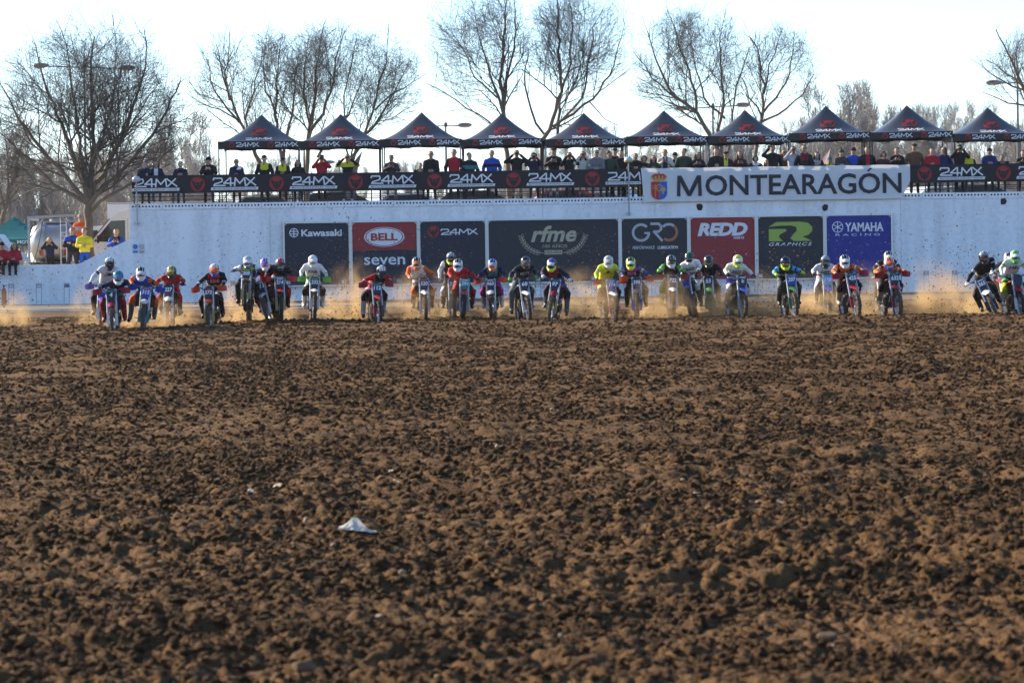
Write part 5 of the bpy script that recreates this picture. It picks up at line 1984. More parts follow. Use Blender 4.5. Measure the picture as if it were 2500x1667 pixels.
    fs += [(5, 4, 3, 2, 1, 0), tuple(range(len(vs) - 6, len(vs)))]
    B['seat'] = MB().add(vs, fs).mesh('seat', mat((.02, .02, .022), .7))
    rows = [[(t * (.10 + .01 * i), .62 + .12 * i, .93 + .022 * i - .03 * t * t) for t in (-1, -.5, 0, .5, 1)] for i in range(5)]
    B['rfender'] = MB().sheet(rows, .006).mesh('rear_mudguard', WHITE)
    mb = MB()
    mb.box((0, .02, .47), (.21, .34, .26)); mb.cyl((-.13, .02, .43), (.13, .02, .43), .115, n=14); mb.box((0, -.10, .68), (.14, .17, .24), (.3, 0, 0)); mb.box((0, .05, .30), (.20, .44, .035))
    mb.cyl((.105, .16, .46), (.16, .16, .46), .075, n=12)
    B['engine'] = mb.mesh('engine', mat((.055, .05, .046), .55, .5, .3, 20))
    mb = MB()
    for s in (-1, 1):
        mb.tube([(s * .05, -.42, .93), (s * .10, -.05, .80), (s * .11, .22, .62), (s * .10, .22, .36)], .02, 6)
        mb.tube([(s * .03, -.40, .88), (s * .07, -.28, .45), (s * .09, -.12, .30), (s * .10, .22, .33)], .019, 6)
        mb.tube([(s * .10, .2, .40), (s * .085, .70, .335)], [.035, .024], 6)
        mb.tube([(s * .09, .12, .76), (s * .08, .65, .88)], .014, 6)
    B['frame'] = mb.mesh('frame', mat((.09, .09, .095), .45, .6))
    mb = MB()
    mb.tube([(.04, -.16, .62), (.10, -.24, .50), (.15, -.10, .52), (.14, .15, .66), (.15, .30, .72)], .022, 8)
    mb.tube([(.15, .30, .72), (.155, .36, .74), (.16, .72, .80), (.16, .76, .805)], [.025, .058, .06, .035], 10)
    B['exhaust'] = mb.mesh('exhaust', mat((.35, .34, .32), .35, .8))
    for k, s in (('pegL', -1), ('pegR', 1)):
        B[k] = MB().box((s * .17, .16, .365), (.13, .05, .022)).mesh('footpeg', STEEL)
    for k, s in (('sideL', -1), ('sideR', 1)):
        mb = MB(); mb.prism([(.18, .62), (.62, .74), (.66, .90), (.25, .90)], -.005, .005)
        mb.v = [(s * (.135 + y), x, z) for x, y, z in mb.v]
        B[k] = mb.mesh('side_panel', WHITE)
    return B


BM = bike_meshes()


def helmet_meshes():
    caps = [((0, .02, .02), (0, .01, .0), .132, .128, 'shell'), ((0, -.02, -.05), (0, .02, -.05), .112, .118, 'shell'),
            ((-.085, -.05, -.095), (-.03, -.155, -.115), .042, .036, 'chin'), ((.085, -.05, -.095), (.03, -.155, -.115), .042, .036, 'chin'), ((-.03, -.155, -.115), (.03, -.155, -.115), .036, .036, 'chin')]
    V, Q = skin_mesh(caps, .017, .03)
    C = V[Q].mean(1)
    mi = np.zeros(len(Q), int)
    for i, c in enumerate(C):
        x, y, z = c
        if z < -.065 and y < -.06:
            mi[i] = 2
        elif abs(x) < .032 and z > .0:
            mi[i] = 1
        elif z < -.02 and abs(x) > .09:
            mi[i] = 2
        elif .045 < abs(x) < .085 and z > .05 and y < .05:
            mi[i] = 1
    shell = mesh_np('helmet', V, Q, [WHITE, WHITE, WHITE], mi, True)
    mb = MB()
    rows = []
    for i in range(5):
        u = i / 4
        rows.append([(t * (.105 - .03 * u * u), -.07 - .145 * u, .098 - .015 * u + .012 * math.sin(u * 3) - .035 * t * t * (1 - .5 * u)) for t in (-1, -.6, -.2, .2, .6, 1)])
    mb.sheet(rows, .006)
    peak = mb.mesh('helmet_peak', [WHITE])
    mb = MB()
    mb.ell((0, -.075, -.022), (.093, .062, .043), 14, 8)
    gog = mb.mesh('goggle_lens', [GLASS], True)
    mb = MB()
    pts = [(.098 * math.cos(a), -.078 - .055 * max(0, 1 - abs(math.cos(a)) ** 2), -.022 + .05 * math.sin(a)) for a in [k * math.pi / 9 for k in range(19)]]
    mb.tube(pts, .011, 5, False)
    gfr = mb.mesh('goggle_frame', [WHITE])
    return shell, peak, gog, gfr


HELM = helmet_meshes()
RC0 = {'w': (.72, .72, .72), 'k': (.014, .014, .017), 'r': (.50, .015, .018), 'c': (.26, .008, .03), 'o': (.72, .13, .015), 'ro': (.62, .06, .015), 'b': (.012, .05, .36), 'db': (.012, .022, .10), 'n': (.012, .016, .04), 'y': (.62, .74, .03), 'g': (.10, .42, .03), 'dg': (.03, .13, .03), 'gr': (.10, .105, .115), 'lg': (.34, .35, .37), 't': (.02, .22, .26), 'm': (.50, .02, .26), 'p': (.16, .08, .42), 'lb': (.10, .40, .72), 's': (.40, .41, .43), 'gd': (.45, .34, .08), 'br': (.10, .05, .03), 'pk': (.55, .10, .13), 'ltn': (.38, .30, .21)}

RC = {k: tuple(x * .82 for x in v) for k, v in RC0.items()}  # kit and bike colours dimmed, the riders' shade put into them


def gloss(c, rough=.32):
    return mat(RC[c], rough, 0, .12, 25, spec=.5)


def fab(c):
    return mat(RC[c], .75, 0, .22, 22, .2, spec=.2)


def make_bike_rider(num, xw, yw, lean, yaw, xh, yh, bike, helm, suit, txt=None, guard=None, plate='db', foot=None, wheelie=0., D=None, clothes='', sink=.07, steer=0., head_pitch=26, only=None):
    """bike=(main, second, guards of fork), helm=(shell, stripe, chin, peak, goggle frame), suit=(jersey, sleeves, chest, trousers, knees, boots, gloves)"""
    yr = yw + .01414 * (xw - 1250)
    if D is None:
        D = FPX * CAMH / (yr - 602)
    root_c = at(xw, yw, D)
    Rm = Matrix.Rotation(RAD(yaw), 3, 'Z') @ Matrix.Rotation(RAD(lean), 3, 'Y')
    fw = Rm @ Vector((0, -.72, 0))
    loc = Vector((root_c.x - fw.x, D - fw.y, ground_z(root_c.x, D) - sink))
    Mx = Matrix.Translation(loc) @ Rm.to_4x4()
    rot = Mx.to_euler()
    main, sec, fg = bike
    bname = {'r': 'red', 'c': 'crimson', 'o': 'orange', 'ro': 'orange-red', 'b': 'blue', 'db': 'dark blue', 'g': 'green', 'dg': 'dark green', 'w': 'white', 'gr': 'grey', 'k': 'black', 'p': 'purple', 'br': 'dusty brown'}[main]
    bk = add('motorcycle', None, loc=loc, rot=rot, label='%s bike number %s under the rider %s' % (bname, num, clothes) if num else only[0], cat='motorcycle', group='motocross bikes at the start')
    W = Matrix.Identity(3)
    if wheelie:
        W = Matrix.Rotation(RAD(-wheelie), 3, 'X')
    piv = Vector((0, .70, .335))
    def tf(p):
        return W @ (Vector(p) - piv) + piv
    frame_loc, frame_rot = piv - W @ piv, W.to_euler()
    holder = bk
    def part(nm, key, m=None, parent=None, l=None, r=None):
        me = BM[key] if isinstance(key, str) else key
        o = add(nm, me, parent or holder, mats=[m] if m else None)
        if parent is None:
            o.location = frame_loc if l is None else l
            o.rotation_euler = frame_rot if r is None else r
        return o
    G = lambda c: gloss(c)
    # wheels
    fc = tf((0, -.72, .345)); rc = Vector((0, .70, .335))
    sr = Euler((RAD(-wheelie), 0, RAD(steer)))
    fwl = part('front_wheel', 'frim', l=fc, r=sr); add('tyre', BM['ftyre'], fwl, mats=[MUDDYRUBBER if (xw % 3) < 2 else RUBBER], rot=(R.uniform(0, 1), 0, 0))
    rwl = part('rear_wheel', 'rrim', l=rc, r=(0, 0, 0)); add('tyre', BM['rtyre'], rwl, mats=[MUDDYRUBBER], rot=(R.uniform(0, 1), 0, 0))
    for k in ('forkL', 'forkR'):
        a, b, c = BM[k]
        q = part('fork_leg', a); add('fork_lower', b, q); add('fork_guard', c, q, mats=[G(fg)])
    part('triple_clamp', 'clamp'); part('front_mudguard', 'fender', G(sec if main in ('r', 'ro') and num in ('111', '365') else main if num not in ('315', '520', '227', '68', '960', '774', '111', '305') else 'w'))
    pl = part('number_plate', 'plate', G(plate), l=tf((0, -.565, .985)), r=Euler((RAD(-16 - wheelie), 0, 0)))
    if num:
        lettering(num, pl, (0, -.012, .015), PRINTWHITE, fit_w=min(.185, .075 * len(num)), fit_h=.105, bold=.035, shear=.12, name='race_number')
        MB().box((0, -.0095, .105), (.15, .004, .03)).build('plate_logo', G('t' if main == 'c' else sec), pl)
    hb = part('handlebar', 'bar'); add('bar_pad', BM['pad'], hb, mats=[G('lg' if num in ('774', '214', '111') else 'k')]); add('cable_loop', BM['cable'], hb); add('grip', BM['gripL'], hb); add('grip', BM['gripR'], hb)
    if guard:
        part('hand_guard', 'guardL', G(guard)); part('hand_guard', 'guardR', G(guard))
    part('radiator_shroud', 'shroudL', G(main)); part('radiator_shroud', 'shroudR', G(main))
    part('radiator', 'radL'); part('radiator', 'radR')
    part('seat', 'seat'); part('rear_mudguard', 'rfender', G(main)); part('engine', 'engine'); part('frame', 'frame'); part('exhaust', 'exhaust')
    part('footpeg', 'pegL'); part('footpeg', 'pegR'); part('side_panel', 'sideL', G(sec)); part('side_panel', 'sideR', G(sec))

    # ---- the rider
    inv = Mx.inverted()
    top = at(xh, yh, D - .15)
    hl = inv @ top
    hl = Vector((max(-.32, min(.32, hl.x)), -.20, max(1.42, min(1.86, hl.z))))
    head = hl - Vector((0, 0, .145))
    jm, slm, chm, pm, km, bm_, gm = [fab(c) for c in suit[:5]] + [gloss(suit[5], .5), fab(suit[6])]
    caps = []
    def C(a, b, r0, r1, tag):
        caps.append((tuple(a), tuple(b), r0, r1, tag))
    stand = max(0., head.z - 1.45)
    pel = Vector((head.x * .25, .36 - .15 * stand, 1.02 + .35 * stand))
    if wheelie:
        pel = Vector((0, .35, 1.06))
    chest = Vector((head.x * .8, .02, head.z - .19))
    sh = Vector((head.x * .9, -.02, head.z - .115))
    mid = pel.lerp(chest, .5)
    C(pel + Vector((-.07, 0, 0)), pel + Vector((.07, 0, 0)), .12, .12, 'hip')
    for q in (-1, 1):
        C(pel + Vector((q * .06, -.02, .06)), chest + Vector((q * .085, 0, -.02)), .115, .12, 'torso')
    for q in (-1, 1):
        C(sh + Vector((q * .05, .01, .01)), sh + Vector((q * .18, .0, -.035)), .075, .068, 'shoulder')
    C(sh, head + Vector((0, .03, -.08)), .06, .055, 'neck')
    C(head + Vector((0, .02, -.02)), head + Vector((0, .02, .02)), .09, .09, 'head')
    C(chest + Vector((-.08, -.06, .02)), chest + Vector((.08, -.06, .02)), .075, .075, 'chest')
    ex = MB(); ex.mats = [gm]
    for q in (-1, 1):
        S0 = sh + Vector((q * .19, -.01, -.035))
        Hn = tf((q * .335, -.35, 1.13))
        E = (S0 + Hn) / 2 + Vector((q * .05, .11, .0))
        if (Hn - S0).length > .55:
            E = (S0 + Hn) / 2 + Vector((q * .06, .06, .0))
        Wr = E.lerp(Hn, .86)
        C(S0, E, .064, .050, 'uarm')
        C(E, Wr, .050, .040, 'farm')
        C(Wr, Hn + Vector((0, .0, .012)), .04, .043, 'hand')
        fingers(ex, Wr + Vector((0, .02, .02)), Hn + Vector((0, -.035, .012)), 0, (0, .2, -1), q)
        Hp = pel + Vector((q * .09, -.02, -.03))
        if foot == q:
            K = Vector((q * .30, -.26, .80)); A = Vector((q * .32, -.16, .40)); T = Vector((q * .345, -.36, .29))
        else:
            K = tf((q * .235, -.16, .80)); A = tf((q * .235, .14, .47)); T = tf((q * .25, -.06, .40))
        C(Hp, K, .10, .078, 'thigh')
        C(K, K.lerp(A, .3), .075, .068, 'knee')
        C(K.lerp(A, .3), A, .07, .06, 'boot')
        C(A + Vector((0, .03, -.03)), T, .052, .044, 'foot')
    acc_c = next((q for q in (helm[1], helm[0], sec, 'w', 'k') if q not in (suit[0], suit[1])), 'w')
    acm = fab(acc_c)
    alt = sum(map(ord, num or 'x')) % 3
    def color(tag, t, c):
        if tag == 'uarm' and .42 < t < .62 and alt != 1:
            return acm
        if tag == 'farm' and .30 < t < .45 and alt == 1:
            return acm
        if tag == 'thigh' and .30 < t < .50 and alt != 2:
            return acm
        if tag == 'torso' and .48 < t < .60 and alt != 0:
            return acm
        if tag in ('torso', 'shoulder', 'neck'):
            if tag == 'torso' and t < .12:
                return pm
            if chm is not jm and abs(c[0] - head.x * .8) < .115 and c[1] < chest.y and c[2] > mid.z:
                return chm
            return jm
        if tag == 'chest':
            return chm
        if tag == 'uarm':
            return slm
        if tag == 'farm':
            return gm if t > .93 else (slm if t < .55 or suit[1] in ('o', 'r', 'y', 'w') else jm)
        if tag == 'hand':
            return gm
        if tag in ('hip', 'thigh'):
            return pm if not (tag == 'thigh' and t > .72) else km
        if tag == 'knee':
            return km
        if tag == 'head':
            return jm
        return bm_ if not (tag == 'foot' and c[2] < .36) else RUBBER
    label = 'rider %s on bike %s' % (clothes, num) if num else only[1]
    pr = add('person', None, loc=loc, rot=rot, label=label, cat='person', group='riders at the start')
    body = body_object('body', pr, caps, .028, color, ex, k=.03)
    if txt:
        base = text(txt, 1., bold=.03, shear=.1) if isinstance(txt, str) else txt
        me = base.copy()
        n = len(me.vertices)
        co = np.empty(n * 3, np.float32); me.vertices.foreach_get('co', co); co = co.reshape(-1, 3)
        w, h = np.ptp(co[:, 0]), np.ptp(co[:, 2])
        sc_ = .24 / w
        pts = np.stack([co[:, 0] * sc_ + chest.x, np.full(n, -.6), co[:, 2] * min(.075 / h, sc_ * 1.3) + chest.z - .10], -1).astype(float)
        for _ in range(24):
            pts[:, 1] += np.clip(sdf_eval(pts, caps, .03) - .006, -.05, .3) * .9
        me.vertices.foreach_set('co', pts.astype(np.float32).ravel()); me.update()
        me.materials.clear(); me.materials.append(fab(txt_col(suit) if isinstance(txt, str) else 'pk'))
        add('jersey_print', me, body)
    hp = add('helmet', HELM[0], pr, loc=head, scale=(.93, .95, .94), rot=(RAD(head_pitch), 0, RAD(R.uniform(-9, 9) - lean * .3)), mats=[gloss(helm[0], .2), gloss(helm[1], .2), gloss(helm[2], .25)])
    hp.rotation_euler.y = RAD(-lean * .6)
    add('helmet_peak', HELM[1], hp, mats=[gloss(helm[3], .25)])
    add('goggle_lens', HELM[2], hp, mats=[mat({'o': (.5, .12, .02), 'gd': (.35, .25, .06)}.get(helm[4], (.02, .02, .03)), .06, .5, .2, 6, spec=.8)])
    add('goggle_frame', HELM[3], hp, mats=[gloss(helm[5] if len(helm) > 5 else 'k', .4)])
    return loc, D


def txt_col(suit):
    return 'k' if suit[2] in ('w', 'y', 'o', 'lg') else 'w'


FOXLOGO = strokes([[(-.5, .3), (-.25, .05), (0, .12), (.25, .05), (.5, .3)], [(-.5, .3), (-.2, -.1), (0, -.35), (.2, -.1), (.5, .3)]], .09).mesh('jersey_print', WHITE)
RIDERS = [
    ('96', 247, 786, 2, 4, 264, 628, ('p', 'w', 'w'), ('k', 'w', 'k', 'k', 'k'), ('w', 'w', 'w', 'gr', 'k', 'gr', 'gr'), dict(txt='3', guard='p', plate='b', clothes='in white jersey and black helmet at far left', D=81.5)),
    ('4', 277, 809, -3, 3, 283, 661, ('c', 'w', 'w'), ('b', 't', 'w', 't', 'o', 'w'), ('n', 'n', 'n', 'n', 'c', 'c', 'w'), dict(guard='c', plate='k', clothes='in navy with teal and orange helmet')),
    ('315', 346, 806, 6, 5, 344, 652, ('b', 'o', 't'), ('w', 'k', 'w', 'w', 'o', 'w'), ('b', 'o', 'b', 'gr', 'o', 'gr', 'b'), dict(guard='b', plate='b', foot=-1, clothes='in blue and orange with white helmet')),
    ('227', 410, 798, 1, 2, 414, 649, ('w', 'k', 'w'), ('k', 'gd', 'k', 'gd', 'gd'), ('r', 'r', 'r', 'r', 'r', 'gr', 'k'), dict(guard=None, plate='n', clothes='all in red with black and gold helmet')),
    ('373', 513, 795, -3, -2, 514, 644, ('ro', 'r', 'gd'), ('o', 'w', 'b', 'o', 'o', 'w'), ('k', 'k', 'r', 'k', 'k', 'k', 'k'), dict(txt='KINI', guard='ro', plate='n', clothes='in black with orange and white helmet')),
    ('305', 599, 791, 1, 1, 601, 625, ('w', 'y', 'gd'), ('w', 's', 'gr', 'w', 'w', 'gr'), ('db', 'w', 'y', 'k', 'k', 'k', 'gr'), dict(guard=None, plate='n', wheelie=16, clothes='in dark blue and yellow, front wheel lifted')),
    ('111', 660, 788, -15, -4, 634, 630, ('r', 'w', 'w'), ('w', 'p', 'w', 'p', 'o', 'w'), ('c', 'k', 'c', 'k', 'c', 'c', 'w'), dict(guard=None, plate='n', clothes='in crimson and black, leaning hard left', D=82.5)),
    ('214', 686, 788, 0, 8, 689, 630, ('r', 'w', 'gd'), ('s', 'r', 'k', 'k', 'o'), ('k', 'k', 'k', 'n', 'r', 'k', 'n'), dict(guard='r', plate='n', clothes='in black with red-striped silver helmet', wheelie=3)),
    ('232', 767, 782, 2, 6, 767, 623, ('w', 'g', 'w'), ('w', 'w', 'w', 'w', 'gd', 'w'), ('w', 'w', 'w', 'w', 'k', 'w', 'lg'), dict(txt='FXR', guard='g', plate='n', wheelie=4, clothes='all in white with white helmet')),
    ('112', 926, 787, -1, 10, 940, 648, ('c', 'r', 'c'), ('k', 'w', 'k', 'k', 'o', 'w'), ('r', 'r', 'k', 'r', 'k', 'lg', 'c'), dict(guard='c', plate='n', foot=-1, head_pitch=46, clothes='in red bent low with black helmet')),
    ('520', 1038, 781, 0, 6, 1022, 628, ('br', 'o', 's'), ('w', 'k', 'o', 'o', 'y', 'y'), ('w', 'o', 'w', 'lg', 'o', 'k', 'lg'), dict(guard=None, plate='n', clothes='in white with orange sleeves')),
    ('218', 1108, 776, 0, 4, 1104, 616, ('dg', 'k', 's'), ('k', 's', 'y', 'k', 'y', 'y'), ('k', 'w', 'k', 'k', 'w', 'gr', 'w'), dict(txt=FOXLOGO, guard=None, plate='n', clothes='in black and white with dark yellow-rimmed helmet')),
    ('291', 1130, 777, 4, 3, 1121, 632, ('r', 'w', 'lg'), ('w', 'k', 'w', 'w', 'k'), ('r', 'r', 'r', 'r', 'r', 'gr', 'c'), dict(guard=None, plate='t', D=83.5, clothes='in red, half hidden')),
    ('960', 1201, 776, -2, -3, 1198, 632, ('o', 'w', 'w'), ('s', 'b', 'o', 's', 'o', 'w'), ('k', 'n', 't', 'm', 'm', 'w', 'b'), dict(guard='ro', plate='n', clothes='with magenta trousers and silver-blue helmet')),
    ('68', 1291, 780, -4, 9, 1293, 626, ('w', 'k', 'w'), ('gr', 'k', 'k', 'gr', 'gd', 'r'), ('k', 'n', 'k', 'gr', 'gr', 'gr', 'g'), dict(txt='MOTS', guard=None, plate='n', foot=-1, clothes='in black with green gloves')),
    ('97', 1341, 784, 8, -7, 1341, 631, ('c', 'k', 'gd'), ('k', 'p', 'y', 'w', 'k', 'y'), ('k', 'n', 'c', 'k', 'n', 'gr', 'w'), dict(guard=None, plate='n', foot=1, clothes='in black with purple, green and yellow helmet')),
    ('774', 1501, 775, -2, 9, 1497, 624, ('r', 'w', 'pk'), ('w', 's', 'w', 's', 'gd', 'w'), ('y', 'y', 'y', 'y', 'n', 'gr', 'k'), dict(txt='A', guard='ro', plate='b', clothes='in neon yellow with white helmet')),
    ('395', 1556, 775, 0, -1, 1541, 628, ('db', 'k', 'b'), ('y', 'k', 'y', 'w', 'k', 'y'), ('k', 'p', 'm', 'k', 'k', 'k', 'lg'), dict(txt='FXR', guard='ro', plate='n', clothes='in magenta and black with yellow helmet')),
    ('722', 1643, 775, 1, 1, 1643, 623, ('w', 'k', 'w'), ('w', 'k', 'w', 'k', 'k', 'y'), ('k', 'g', 'k', 'k', 'g', 'lg', 'k'), dict(guard='c', plate='n', D=82.5, clothes='in black with green sleeves')),
    ('817', 1690, 773, -10, -7, 1676, 616, ('b', 'w', 'n'), ('k', 'dg', 'w', 'k', 'r', 'w'), ('w', 'w', 'w', 'w', 'w', 'n', 'gr'), dict(txt='SHOT', guard=None, plate='b', wheelie=3, clothes='in white with dark green helmet, leaning')),
    ('55', 1737, 770, -4, -3, 1729, 624, ('g', 'k', 'g'), ('gr', 'k', 'k', 'k', 'gd'), ('k', 'k', 'k', 'k', 'k', 'br', 'k'), dict(guard=None, plate='n', clothes='all in black with grey helmet')),
    ('8', 1813, 773, 3, 10, 1818, 622, ('b', 'w', 'lg'), ('w', 'y', 'y', 'w', 'y', 'y'), ('w', 'w', 'w', 'b', 'w', 'ltn', 'n'), dict(txt='SHOT', guard=None, plate='n', clothes='in white and blue with white-yellow helmet')),
    ('207', 1942, 776, -3, 5, 1928, 627, ('dg', 'g', 'dg'), ('n', 'k', 'y', 'k', 'gd', 'y'), ('k', 'lb', 'k', 'gr', 'gr', 'k', 'y'), dict(guard=None, plate='b', clothes='with blue patterned sleeves and dark helmet')),
    ('128', 2024, 771, 0, 1, 2022, 624, ('b', 'lb', 'lg'), ('k', 's', 'k', 'k', 'gd', 's'), ('w', 'w', 'w', 'w', 'w', 'ltn', 'n'), dict(txt='SHOT', guard=None, plate='lb', D=83.5, clothes='in white with black helmet')),
    ('425', 2094, 777, -5, 7, 2076, 622, ('c', 'w', 'c'), ('w', 'k', 'w', 'w', 'r', 'w'), ('k', 'o', 'o', 'k', 'k', 'ltn', 'lg'), dict(txt='AUJO', guard='c', plate='n', clothes='in orange and black with white helmet')),
    ('632', 2193, 775, -2, 8, 2187, 627, ('c', 'w', 'c'), ('w', 'o', 'b', 'o', 'o', 'b'), ('k', 'o', 'o', 'k', 'k', 'ltn', 'o'), dict(txt='AUJO', guard='c', plate='n', clothes='in orange and black with orange-blue helmet')),
    ('', 2180, 768, -2, 6, 2183, 613, ('g', 'k', 'g'), ('w', 'k', 'w', 'w', 'k', 'w'), ('k', 'k', 'k', 'k', 'k', 'k', 'g'), dict(guard=None, plate='k', D=84.5, only=('green motocross bike hidden behind bike 632', 'rider in black with plain white helmet hidden behind the orange rider'))),
    ('365', 2440, 771, -24, -6, 2404, 612, ('ro', 'w', 'k'), ('k', 's', 'k', 'k', 'o'), ('k', 'k', 'k', 'k', 'k', 'k', 'w'), dict(guard=None, plate='n', clothes='in black leaning steeply')),
    ('91', 2462, 764, -5, 2, 2473, 616, ('br', 'k', 'lg'), ('w', 'k', 'w', 'w', 'gd', 'w'), ('gr', 'gr', 'gr', 'gr', 'gr', 'gr', 'gr'), dict(guard=None, plate='w', D=86, clothes='in dusty grey with white helmet')),
    ('', 2492, 769, -1, 6, 2496, 610, ('r', 'w', 'w'), ('w', 'g', 'g', 'w', 'k', 'g'), ('w', 'w', 'w', 'k', 'y', 'w', 'w'), dict(txt='HE', guard=None, plate='n', only=('red bike without visible number cut by the right edge', 'rider in white jersey with green and white helmet at the right edge'))),
]
RLOC = []
for (num, xw, yw, ln, yaw, xh, yh, bike, helm, suit, kw) in RIDERS:
    RLOC.append(make_bike_rider(num, xw, yw, ln, yaw, xh, yh, bike, helm, suit, **kw))


# ------------------------------------------------------------------ vehicles, tank and tent at the left
def build_left():
    zg = .90
    VW = mat((.74, .74, .74), .3, 0, .05)
    # white panel van seen from its left side, nose to the left
    D = 122.6
    p = at(177, 600, D)
    v = add('delivery_van', None, loc=(p.x, D, zg), label='white delivery van parked behind the sloping wall end', cat='van')
    prof = [(0, .35), (-.02, .75), (.05, 1.02), (.35, 1.16), (.62, 1.24), (1.42, 2.18), (1.75, 2.42), (2.3, 2.52), (5.6, 2.52), (5.65, 2.3), (5.65, .35), (4.75, .35), (4.6, .68), (4.3, .8), (4.0, .68), (3.85, .35), (1.3, .35), (1.2, .62), (.92, .76), (.62, .66), (.5, .35)]
    MB().prism(prof[::-1], 0, 1.95).build('body', VW, v)
    MB().prism([(.80, 1.34), (1.46, 2.10), (1.98, 2.12), (1.98, 1.30)][::-1], -.012, .0).build('side_window', GLASS, v)
    MB().prism([(1.30, 1.30), (1.36, 1.30), (1.36, 1.98), (1.30, 1.90)][::-1], -.016, -.0125).build('window_bar', BLACKMETAL, v)
    mb = MB(); mb.add([(.66, .12, 1.30), (1.40, .12, 2.17), (1.40, 1.83, 2.17), (.66, 1.83, 1.30)], [(0, 1, 2, 3)]); mb.v = [(x - .035, y, z + .02) for x, y, z in mb.v]
    mb.build('windscreen', GLASS, v)
    for z0, z1, x in ((.5, 2.2, 2.08), (.5, 1.25, 1.25)):
        MB().box((x, -.002, (z0 + z1) / 2), (.012, .006, z1 - z0)).build('door_seam', mat((.2, .2, .2), .6), v)
    MB().box((2.55, -.006, .95), (.9, .012, .06)).build('rubbing_strip', BLACKMETAL, v)
    for x in (.92, 4.3):
        w = MB().lathe([(.10, -.12), (.34, -.12), (.36, -.09), (.36, .09), (.34, .12), (.10, .12)], 20, axis='y').build('wheel', RUBBER, v, loc=(x, .14, .36))
        MB().lathe([(.001, -.13), (.2, -.128), (.22, -.115), (.1, -.11)], 14, axis='y').build('hub', ALU, w)
    m = MB().ell((.98, -.16, 1.42), (.07, .10, .15)).build('mirror', BLACKMETAL, v, True)
    MB().box((.03, .28, .88), (.1, .3, .16)).build('headlight', mat((.6, .62, .65), .15), v)
    # white box truck further back
    p = at(258, 515, 127)
    t = add('box_truck', None, loc=(p.x, 127.5, zg - .2), label='white box truck roof rising behind the van', cat='truck')
    MB().box((2.4, 1.1, 1.9), (4.8, 2.2, 2.2)).build('cargo_box', VW, t)
    MB().box((2.4, 1.1, 3.04), (4.84, 2.24, .06)).build('roof_rail', mat((.5, .48, .42), .6), t)
    MB().prism([(-1.5, .5), (-1.5, 1.3), (-1.1, 2.1), (-.02, 2.2), (-.02, .5)][::-1], .1, 2.1).build('cab', VW, t)
    MB().prism([(-1.28, 1.35), (-1.02, 1.95), (-.4, 2.0), (-.4, 1.35)][::-1], .08, .099).build('side_window', GLASS, t)
    for x in (-.8, 3.6):
        MB().lathe([(.1, -.12), (.4, -.12), (.42, 0), (.4, .12), (.1, .12)], 16, axis='y').build('wheel', RUBBER, t, loc=(x, .3, .42))
    # steel tanker
    D = 123.9
    p = at(128, 600, D)
    k = add('tanker_trailer', None, loc=(p.x, D, zg), label='dull silver tanker with red letters behind the onlookers', cat='tanker')
    TANK = mat((.42, .41, .40), .38, .75, .25, 3, .1)
    mb = MB()
    mb.lathe([(.001, -1.06), (.3, -1.03), (.6, -.92), (.70, -.72), (.745, -.55), (.745, .75), (.70, .92), (.5, 1.08), (.001, 1.14)], 32, axis='x')
    mb.build('tank', TANK, k, True, loc=(.1, .8, 1.34))
    for x in (-.4, .5):
        MB().lathe([(.746, -.025), (.762, -.02), (.762, .02), (.746, .025)], 32, axis='x').build('band', STEEL, k, loc=(x + .1, .8, 1.34))
    RL = mat((.40, .05, .04), .6)
    def stick(s, x, z, w, h):
        o = lettering(s, k, (0, 0, 0), RL, fit_w=w, fit_h=h, bold=.03)
        co = [v.co.copy() for v in o.data.vertices]
        sx, _, sz = o.scale
        for vv, c in zip(o.data.vertices, co):
            X, Z = c.x * sx + x, c.z * sz + z
            vv.co = (X, .8 - math.sqrt(max(.01, .765 ** 2 - (Z - 1.34) ** 2)) + c.y, Z)
        o.scale = (1, 1, 1)
        return o
    stick('FE', .42, .98, .34, .24); stick('E', -.45, .95, .16, .2)
    mb = MB(); mb.box((.2, .8, 2.11), (1.2, .5, .06)); mb.cyl((.0, .8, 2.08), (.0, .8, 2.22), .2, n=14); mb.cyl((.6, .8, 2.08), (.6, .8, 2.19), .2, n=14); mb.build('walkboard', STEEL, k)
    lad = add('ladder', None, k, loc=(.33, -.1, 0))
    for x in (-.0, .22):
        MB().cyl((x, 0, .35), (x, .0, 2.25), .018, n=6).build('ladder_rail', WHITE, lad)
    for j in range(6):
        MB().cyl((0, 0, .5 + .3 * j), (.22, 0, .5 + .3 * j), .011, n=5).build('rung', WHITE, lad)
    MB().tube([(-.35, -.08, 2.1), (-.42, -.16, 1.6), (-.55, -.2, 1.0), (-.8, -.25, .3)], .02, 6).build('hose', mat((.03, .09, .06), .6), k)
    mb = MB(); mb.box((.2, .8, .52), (2.2, .8, .14)); mb.build('chassis', BLACKMETAL, k)
    for x in (-.2, .7):
        MB().lathe([(.1, -.12), (.34, -.12), (.36, 0), (.34, .12), (.1, .12)], 16, axis='y').build('wheel', RUBBER, k, loc=(x, .25, .33))
    # steel gantry
    D = 123.2
    a, b = at(71, 600, D), at(188, 525, D)
    g = add('steel_gantry', None, loc=(a.x, D, zg), label='grey steel gantry frame standing over the tanker', cat='frame')
    H, Lg = 2.27, b.x - a.x
    MB().box((0, 0, H / 2), (.085, .085, H)).build('upright', STEEL, g)
    MB().box((0, 2.4, H / 2), (.085, .085, H)).build('upright', STEEL, g)
    MB().box((Lg, 2.4, H / 2), (.085, .085, H)).build('upright', STEEL, g)
    MB().box((Lg / 2 + .1, 0, H + .046), (Lg + .3, .09, .09), (0, -.04, 0)).build('beam', STEEL, g)
    MB().box((0, 1.2, H - .06), (.08, 2.3, .08)).build('beam', STEEL, g)
    MB().cyl((.05, 0, H - .75), (.55, 0, H - .03), .03, n=6).build('brace', STEEL, g)
